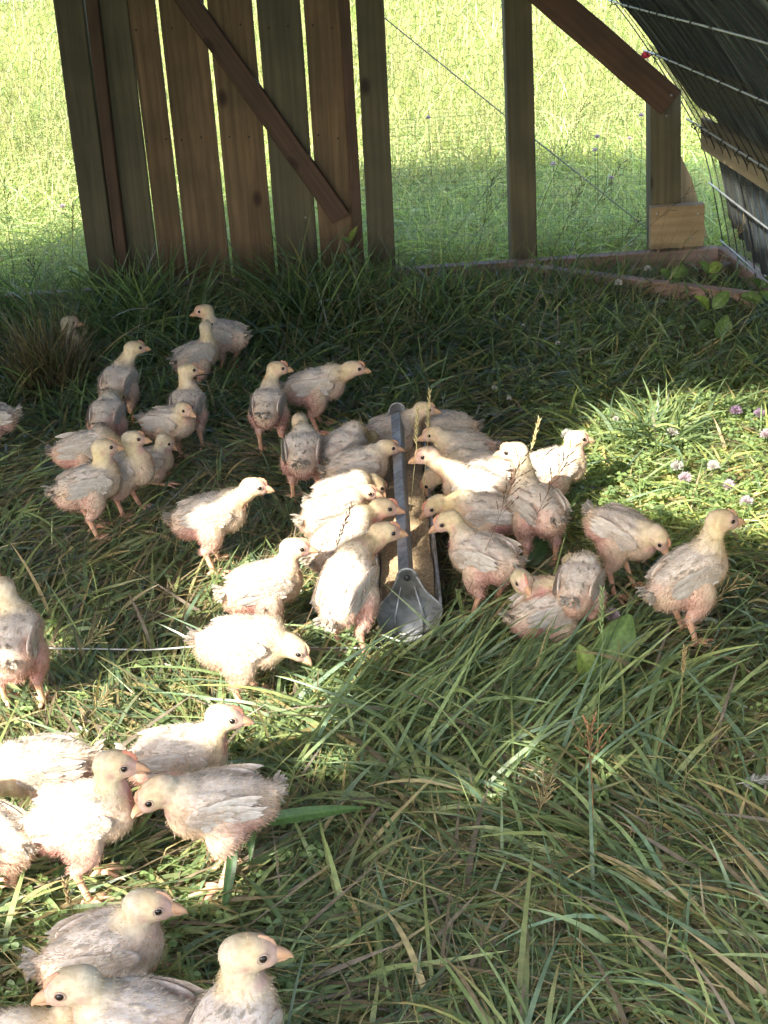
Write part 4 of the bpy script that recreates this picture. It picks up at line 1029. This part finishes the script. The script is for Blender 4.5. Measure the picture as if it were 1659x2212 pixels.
# ------------------------------------------------------------------ clover, leaves, flowers
def frame_at(n):
    t = n.orthogonal().normalized(); return t, n.cross(t)
def clover_leaves(spots, bright=1.0):
    V = []; Fs = []; C = []
    for x, y, h, sz in spots:
        lean = Vector((rnd.uniform(-.4, .4), rnd.uniform(-.5, .3), 1)).normalized(); a0 = rnd.uniform(0, 6.28)
        t, b = frame_at(lean); top = Vector((x, y, h)); g_ = rnd.choice([(.19, .27, .10), (.24, .32, .11), (.21, .30, .12), (.15, .22, .09)])
        g_ = np.array(g_) * rnd.uniform(.8, 1.25) * bright
        o = len(V); sd = t * .0007
        foot = Vector((x + rnd.uniform(-.015, .015), y + rnd.uniform(-.015, .015), 0))
        V += [foot - sd, foot + sd, top + sd, top - sd]; Fs.append((o, o+1, o+2, o+3)); C += [g_ * .9] * 4
        for k in range(3):
            a = a0 + k * 2.094; d = t * math.cos(a) + b * math.sin(a); s_ = lean.cross(d); o = len(V)
            up = lean * .22
            pts = [(0, 0, 0), (.45, .36, .10), (.85, .50, .16), (1.12, .26, .12), (1.04, 0, 0), (1.12, -.26, .12), (.85, -.50, .16), (.45, -.36, .10)]
            for u, v, z in pts: V.append(top + (d * u + s_ * v + lean * (z - .25 * u * u)) * sz)
            C += [g_ * (1.0 if abs(v) > .1 else 1.25) for u, v, z in pts]
            Fs += [(o, o+1, o+2, o+4), (o+2, o+3, o+4), (o, o+4, o+6, o+7), (o+4, o+5, o+6)]
    return V, Fs, C
sp_ = []
def free(x, y, h):
    d2 = ((BW - np.array((x, y, h))) ** 2).sum(1); return (d2 > (BR * .95) ** 2).all()
for i in range(3000):
    if i < 1500 and rnd.random() < .45: continue
    if i < 1500: px_, py_ = rnd.uniform(1190, 1800), rnd.uniform(860, 1110)
    elif i < 2300: px_, py_ = rnd.uniform(1050, 1800), rnd.uniform(640, 900)
    elif i < 2650: px_, py_ = rnd.uniform(-50, 700), rnd.uniform(1450, 2150)
    else: px_, py_ = rnd.uniform(-60, 1700), rnd.uniform(650, 2200)
    h = rnd.uniform(.03, .075) if i < 2300 else rnd.uniform(.025, .055); g_ = gz(px_, py_, h)
    if g_.x > 1.08 or not free(g_.x, g_.y, h): continue
    if abs(g_.x - FX0) < .08 and FY0 < g_.y < FY1: continue
    sp_.append((g_.x, g_.y, h, rnd.uniform(.007, .0125)))
V, Fs, C = clover_leaves(sp_)
tag(mesh_obj('clover', V, Fs, M_LEAF, None, np.array(C), smooth=False), 'low clover leaves growing among the grass, thickest at the right', 'clover', kind='stuff')
def flower(px_, py_, colr, label, h=.075, rad_=.0125, group=None, Y=None, fade=0.0):
    p = gz(px_, py_, h) if Y is None else gy(px_, py_, Y)
    root = tag(empty('clover_flower', (p.x, p.y, 0)), label, 'flower', group)
    m = MB(); m.tube([(rnd.uniform(-.01, .01), .008, 0), (.002, .003, p.z * .6), (0, 0, p.z)], [.0012, .0011, .0010], n=5, c=(.08, .14, .04)); m.build('stem', M_LEAF, root)
    V = []; Fs = []; C = []
    for k in range(110):
        zz = 1 - 1.55 * (k + .5) / 110; ph = k * 2.39996; rr = math.sqrt(max(0, 1 - zz * zz)); d = Vector((rr * math.cos(ph), rr * math.sin(ph), zz * .9)).normalized()
        s_ = d.orthogonal().normalized(); s_ = Matrix.Rotation(rnd.uniform(0, 6.28), 3, d) @ s_; q = Vector((0, 0, p.z)) + d * rad_ * .25; o = len(V); L_ = rad_ * rnd.uniform(.7, 1.0); wv_ = rad_ * .10
        dd_ = (d + Vector((0, 0, .35))).normalized()
        V += [q - s_ * wv_ * .6, q + s_ * wv_ * .6, q + dd_ * L_ * .7 + s_ * wv_, q + dd_ * L_ * .7 - s_ * wv_, q + dd_ * L_]
        Fs += [(o, o+1, o+2, o+3), (o+3, o+2, o+4)]
        c0_ = np.array(colr) * rnd.uniform(.85, 1.1); C += [c0_ * (.75, .62, .7)] * 2 + [c0_] * 3
    mesh_obj('flower_head', V, Fs, M_PETAL, root, np.clip(np.array(C), 0, .85), smooth=False)
PK = (.68, .57, .62); WH = (.70, .69, .64); MV = (.40, .29, .40)
for x, y, c, l in [(1462, 1008, WH, 'pale clover flower in the sunlit patch, nearest the lit standing chick'), (1480, 1033, PK, 'pinkish clover flower in the sunlit patch, just under a paler one'),
    (1541, 1008, WH, 'small whitish clover flower in the middle of the sunlit patch'), (1575, 1050, PK, 'round pale pink clover flower in the middle right of the sunlit patch'),
    (1612, 1085, PK, 'large pink clover flower nearest the head of the large right chick'), (1452, 934, WH, 'greenish white clover flower in the dark stripe above the sunlit patch'),
    (1655, 940, PK, 'reddish pink clover flower by the right edge over the sunlit patch'), (1640, 895, MV, 'mauve clover flower in half shade by the right edge'),
    (1590, 888, MV, 'dark mauve clover flower in shade above the sunlit patch'), (1322, 1330, PK, 'lilac clover flower beside the big broad leaf'),
    (1400, 582, WH, 'white clover flower standing before the corner brace'), (1336, 612, WH, 'white clover flower in front of the corner brace, lower one'),
    (324, 622, WH, 'white clover flower at the foot of the board wall'), (1225, 940, WH, 'tiny white clover flower in deep shade right of the golden seed heads')]:
    flower(x, y, c, l, h=.115 if y < 650 else .07, rad_=.014 if y > 800 else .012)
for x, y, l in [(150, 430, 'upper pink clover flower seen through the left netting beside the left post'), (135, 446, 'lower of two pink clover flowers seen through the left netting'), (932, 466, 'pink clover flower low in the opening beside the middle post'), (903, 480, 'lowest pink clover flower seen just right of the middle post'),
    (1290, 296, 'pink clover flower beyond the netting under the slanting brace, upper one'), (1285, 325, 'pink clover flower beyond the netting, just under the upper one'), (1360, 300, 'pink clover flower beyond the netting beside the right stub post'), (1195, 355, 'pink clover flower beyond the netting just right of the single post'),
    (1200, 392, 'pink clover flower below another one right of the single post'), (1320, 385, 'pink clover flower in the middle of the right opening'), (925, 255, 'pink clover flower high in the opening right of the middle post'), (1385, 250, 'highest pink clover flower in the right opening, by the brace')]:
    flower(x, y, PK, l, Y=5.4 + rnd.random() * .8, rad_=.010, group='pink clover flowers in the meadow')
# little white flower flecks in the dark grass
for x, y, l in [(1130, 705, 'tiny white flower in the dark grass below the single right post, nearer one'), (1170, 640, 'tiny white flower right under the left end of the corner brace'), (1240, 648, 'tiny white flower under the middle of the corner brace'), (1205, 742, 'tiny white flower alone in the dark grass between brace and sunlit patch'),
    (1068, 838, 'tiny white flower right of the far end of the trough, left one of two'), (1100, 862, 'tiny white flower right of the far end of the trough, right one of two'), (1330, 905, 'tiny white flower at the upper left edge of the sunlit patch')]:
    flower(x, y, WH, l, h=.08, rad_=.007, group='tiny white flowers in the dark grass')
def leaf(m, p0, p1, width, up, c, fold=.18, bend=.15, nseg=10, wave=.04):
    p0 = Vector(p0); p1 = Vector(p1); d = p1 - p0; L_ = d.length; d.normalize(); s_ = d.cross(Vector(up)).normalized(); nn_ = s_.cross(d)
    V = []; C = []; Fs = []
    for k in range(nseg + 1):
        u = k / nseg; wv_ = width * .5 * (math.sin(math.pi * min(1, u * .93 + .05)) ** .75) * (1.05 - .25 * u); q = p0 + d * L_ * u + nn_ * (-bend * L_ * (u - .5) ** 2 * 2 + bend * L_ * .5)
        for j in range(7):
            v = (j - 3) / 3; V.append(q + s_ * wv_ * v + nn_ * (fold * abs(v) * wv_ + wave * wv_ * math.sin(u * 19 + j * 1.2) * abs(v))); C.append(np.array(c) * (1.35 if j == 3 else (1.0 + .10 * math.cos(u * 40 - abs(v) * 7))))
    for k in range(nseg):
        for j in range(6): a = k*7 + j; Fs.append((a, a+1, a+8, a+7))
    m.v_off = len(m.v); b = len(m.v); m.v += [tuple(v) for v in V]; m.f += [tuple(i + b for i in f) for f in Fs]; m.c += [tuple(x_) for x_ in C]
def leaf_plant(name, rootpx, leaves, label, cat, c, stemc=(.12, .16, .06)):
    """leaves: (base px, tip px, base h, tip dy, width)"""
    g_ = gz(*rootpx, 0); root = tag(empty(name, g_), label, cat)
    inv = Vector(g_)
    for (bp_, tp_, hb_, dy, wd_, cc) in leaves:
        a = gz(*bp_, hb_); b = gy(*tp_, a.y + dy)
        if b.z < .012: b.z = .012
        cc = cc or c
        m = MB(); leaf(m, a - inv, b - inv, wd_, (0.25, -.8, .8), cc, fold=.32, wave=.10, bend=.22); m.build('leaf', M_LEAF, root)
        m = MB(); m.tube([Vector((rnd.uniform(-.004, .004), 0, 0)), (a - inv) * .6 + Vector((0, 0, .004)), a - inv, (a - inv).lerp(b - inv, .12)], [.0022, .0018, .0015, .001], n=5, c=stemc); m.build('stem', M_LEAF, root)
LG = (.14, .22, .07); LY = (.24, .32, .08); DG_ = (.075, .135, .045)
leaf_plant('dock_plant', (1285, 1520), [((1286, 1462), (1362, 1328), .045, .05, .072, LG), ((1272, 1478), (1248, 1392), .05, .01, .042, LY), ((1300, 1500), (1340, 1470), .03, .03, .04, DG_)], 'dock plant with large crinkled oval leaves in the lower right grass', 'dock plant', LG)
leaf_plant('broad_leaf_plant', (1275, 985), [((1215, 962), (1268, 938), .17, .02, .035, LY)], 'single broad leaf bending over the sunlit chick', 'plant', LY)
leaf_plant('broad_leaf_plant', (1150, 1230), [((1135, 1225), (1178, 1160), .04, .04, .042, DG_)], 'dark broad leaf at the foot of the tall standing chick', 'plant', DG_)
leaf_plant('broad_leaf_plant', (655, 1480), [((640, 1425), (655, 1385), .03, .03, .03, LG)], 'round leaves under the big upright chick beside the cord', 'plant', LG)
leaf_plant('leafy_weed', (1555, 770), [((1552, 735), (1570, 680), .06, .02, .05, LG), ((1530, 670), (1500, 640), .11, -.02, .035, LY), ((1540, 665), (1575, 630), .12, .02, .04, LG), ((1600, 640), (1650, 655), .12, .0, .04, LG), ((1540, 700), (1500, 715), .08, -.01, .04, DG_)], 'leafy green weed by the right edge in front of the corner brace', 'weed', LG)
leaf_plant('leafy_weed', (1450, 650), [((1445, 600), (1425, 585), .11, -.01, .035, LG), ((1450, 598), (1485, 580), .11, .02, .04, LG), ((1450, 605), (1465, 622), .10, -.02, .034, DG_)], 'leafy weed with three round leaflets at the middle of the corner brace', 'weed', LG)
leaf_plant('leafy_weed', (1530, 640), [((1528, 590), (1510, 565), .12, -.01, .034, LG), ((1530, 588), (1560, 570), .12, .02, .036, LY), ((1532, 594), (1545, 608), .11, -.02, .03, LG)], 'leafy weed inside the corner brace beside the small block', 'weed', LG)
leaf_plant('leafy_weed', (1650, 690), [((1640, 622), (1625, 605), .12, -.01, .034, DG_), ((1645, 620), (1670, 600), .12, .01, .036, DG_), ((1640, 630), (1660, 650), .11, -.02, .03, LG)], 'dark leafy weed at the right edge beside the sill', 'weed', LG)
leaf_plant('leafy_weed', (752, 600), [((755, 520), (772, 488), .20, -.02, .018, LY), ((755, 522), (735, 515), .20, .01, .018, LG), ((752, 545), (778, 540), .16, .01, .022, LG), ((752, 560), (728, 552), .14, .0, .02, LG)], 'slender weed with pale pointed leaves before the last board', 'weed', LY)
leaf_plant('leafy_weed', (285, 660), [((283, 640), (278, 600), .07, .0, .032, LY), ((295, 640), (315, 610), .07, .01, .024, LG)], 'weed with one bright oval leaf at the foot of the left post', 'weed', LY)
leaf_plant('broad_grass_plant', (500, 1900), [((480, 1790), (790, 1745), .10, .05, .022, (.10, .18, .055)), ((430, 1690), (545, 1742), .17, -.02, .016, (.12, .20, .05)), ((545, 1745), (540, 1860), .13, -.06, .013, (.10, .17, .05)), ((510, 1780), (480, 1990), .12, -.08, .016, (.06, .12, .04))], 'broad bladed grass plant arching over the shaded chick facing left', 'grass plant', LG)
leaf_plant('broad_grass_plant', (625, 560), [((628, 540), (592, 445), .06, .0, .014, DG_), ((640, 530), (668, 460), .06, .03, .010, DG_)], 'dark drooping broad grass blades before the fourth board', 'grass plant', DG_)

# ------------------------------------------------------------------ seed stalks
def stalk(bp_, tp_, label, c=(.20, .15, .07), kind='panicle', dy=.0, w_=.0011, hd=.30, base_h=0.0, sag=.0):
    a = gz(*bp_, base_h); b = gy(*tp_, a.y + dy); root = tag(empty('seed_stalk', (a.x, a.y, 0)), label, 'grass stalk')
    o = Vector((a.x, a.y, 0)); a = a - o; b = b - o; d = b - a; L_ = d.length
    if base_h: a.z = a.z
    pts = [a + d * t + Vector((0, 0, sag * math.sin(t * math.pi))) + Vector((.004 * math.sin(t * 5 + L_ * 30), 0, 0)) * t for t in np.linspace(0, 1, 10)]
    if base_h: pts = [Vector((pts[0].x, pts[0].y, 0))] + pts
    m = MB(); m.tube(pts, [w_ * (1 - .6 * k / len(pts)) for k in range(len(pts))], n=5, c=c); m.build('stem', M_STALK, root)
    m = MB(); dn_ = d.normalized(); s1, s2 = frame_at(dn_)
    nb = 16 if kind == 'panicle' else 20
    for k in range(nb):
        t = 1 - hd * (1 - k / nb); q = a + d * t + Vector((0, 0, sag * math.sin(t * math.pi))); an = k * 2.4
        out = (s1 * math.cos(an) + s2 * math.sin(an))
        if kind == 'panicle':
            bl_ = rnd.uniform(.012, .045) * (1.15 - k / nb * .6); e = q + (dn_ * .8 + out * rnd.uniform(.3, .7)) * bl_; m.tube([q, e], [.0005, .0004], n=3, c=c, cap=False)
            for u in (.45, .75, 1.0):
                z = q.lerp(e, u); ddv = (dn_ + out * .6 + Vector((0, 0, -.15))).normalized(); m.tube([z, z + ddv * .0035, z + ddv * .008], [.0004, .0014, .0002], n=4, c=c, cap=False)
        else:
            z = q; ddv = (dn_ + out * .45).normalized(); m.tube([z, z + ddv * .005, z + ddv * .011], [.0005, .0017, .0003], n=4, c=tuple(np.array(c) * 1.1), cap=False)
    m.build('seed_head', M_STALK, root)
DK = (.10, .075, .04); TN = (.34, .26, .12); GD = (.50, .42, .20); GR = (.12, .15, .05)
ST = [
 ((1085, 640), (1272, 205), 'tall dark stalk leaning right across the opening between the right posts, longest', DK, 'panicle', .15),
 ((1150, 640), (1262, 390), 'dark seed stalk crossing the right opening below the longest one', DK, 'panicle', .1),
 ((1170, 650), (1345, 350), 'dark branching seed stalk leaning right before the pine block', DK, 'panicle', .1),
 ((1230, 640), (1510, 395), 'thin stalk bending right in front of the pine block', DK, 'panicle', .0),
 ((1010, 640), (1065, 385), 'dark stalk in the left half of the opening between the two posts', DK, 'panicle', .1),
 ((900, 620), (1090, 360), 'dark stalk leaning right from the foot of the middle post', DK, 'panicle', .1),
 ((940, 640), (1150, 330), 'stalk with drooping dark spikelets crossing the single right post', DK, 'panicle', .1),
 ((1115, 600), (1117, 240), 'upright thin stalk with narrow spike beside the single right post', GR, 'spike', .05),
 ((1250, 640), (1385, 470), 'short dark stalk over the sill at the right', DK, 'panicle', .0),
 ((1390, 650), (1500, 500), 'stalk before the corner of the frame', TN, 'panicle', .0),
 ((1480, 680), (1640, 430), 'pale thin stalk leaning right before the dark sheet', TN, 'panicle', .0),
 ((805, 600), (800, 215), 'faint feathery stalk before the door edge post, tallest there', (.26, .20, .11), 'panicle', .0),
 ((760, 610), (742, 260), 'faint feathery stalk before the last board', (.24, .18, .10), 'panicle', .0),
 ((690, 600), (715, 330), 'thin feathery stalk crossing the fourth gap in the boards', (.24, .18, .10), 'panicle', .0),
 ((420, 640), (392, 430), 'faint feathery stalk before the third board', (.26, .18, .10), 'panicle', .0),
 ((340, 640), (285, 500), 'faint thin stalk before the second board', (.26, .18, .10), 'panicle', .0),
 ((45, 720), (8, 390), 'thin dark stalk before the left netting, nearest the left edge', DK, 'panicle', .0),
 ((120, 720), (65, 560), 'dark stalk rising from the dry clump', DK, 'panicle', .0),
 ((150, 700), (158, 440), 'thin dark stalk before the left netting beside the left post', DK, 'spike', .0),
 ((905, 1210), (928, 842), 'golden grass stalk with bright spikelets rising from the far half of the trough', GD, 'spike', .06),
 ((880, 1230), (902, 880), 'golden stalk beside the brightest one over the trough', GD, 'spike', .05),
 ((1090, 1190), (1165, 905), 'pale seed stalk crossing the neck of the tall standing chick', GD, 'spike', .05),
 ((960, 1400), (1130, 985), 'thin brown stalk leaning right over the chicks right of the trough', (.2, .13, .08), 'panicle', .05),
 ((1010, 1400), (1240, 960), 'thin brown stalk reaching to the sunlit chick under the leaf', (.2, .13, .08), 'panicle', .05),
 ((610, 1480), (760, 1090), 'thin brown stalk crossing the big upright chick', (.22, .14, .09), 'spike', .02),
 ((580, 1510), (575, 1320), 'dark narrow blade like stalk across the brightest chick', DK, 'spike', .0),
 ((60, 1500), (232, 1352), 'golden branching seed head leaning right beside the red rumped chick', GD, 'panicle', .02),
 ((150, 1600), (232, 1500), 'straw coloured drooping seed head left of the sunlit grass', TN, 'panicle', .0),
 ((190, 2130), (140, 1905), 'brown dry stalk rising before the sitting white chick', (.24, .18, .09), 'spike', .0),
 ((1280, 1830), (1275, 1560), 'brown dried curly dock stalk in the right foreground', (.34, .17, .08), 'panicle', .0),
 ((1330, 1350), (1560, 1230), 'thin straw stalk across the large right chick', TN, 'spike', .0),
 ((1400, 1420), (1600, 1250), 'long straw seed stalk below the large right chick', TN, 'panicle', .0),
 ((1460, 1640), (1480, 1400), 'upright straw stalk at the right, below the large chick', TN, 'spike', .0),
 ((1130, 1850), (1180, 1700), 'straw seed head in the foreground left of the dock stalk', TN, 'panicle', .0),
 ((1290, 1700), (1300, 1270), 'single pale green blade standing before the pink rumped chicks', (.22, .30, .12), 'spike', .0),
 ((1040, 1500), (990, 1280), 'green grass stalk before the near end of the trough', GR, 'spike', .0),
]
for bp_, tp_, l, c, k, dy in ST: stalk(bp_, tp_, l, c, k, dy, hd=.32 if k == 'panicle' else .22, w_=.0011 if bp_[1] < 1200 else .0009)
# white feather lying at the right edge
p = gz(1648, 1692, .045); root = tag(empty('white_feather', p), 'white fluffy feather lying in the grass at the right edge', 'feather')
V_ = []; F_ = []; C_ = []
for k in range(46):
    a = rnd.uniform(-1.0, 1.0); s_ = rnd.choice((-1, 1)); q = Vector((-.03 + .06 * k / 46, 0, .002 + .004 * math.sin(k / 46 * 3)))
    ribbon(V_, F_, C_, q, Vector((.5, s_ * 1.0, rnd.uniform(-.1, .5))), Vector((1, 0, .2)), rnd.uniform(.012, .022), .004, (.72, .72, .70), bend=.2, tip=.5)
mesh_obj('vane', V_, F_, M_FEATHER, root, np.array(C_)); m = MB(); m.tube([(-.04, 0, .002), (0, 0, .007), (.034, 0, .003)], [.0009, .0007, .0003], n=5, c=(.7, .68, .6)); m.build('quill', M_FEATHER, root)
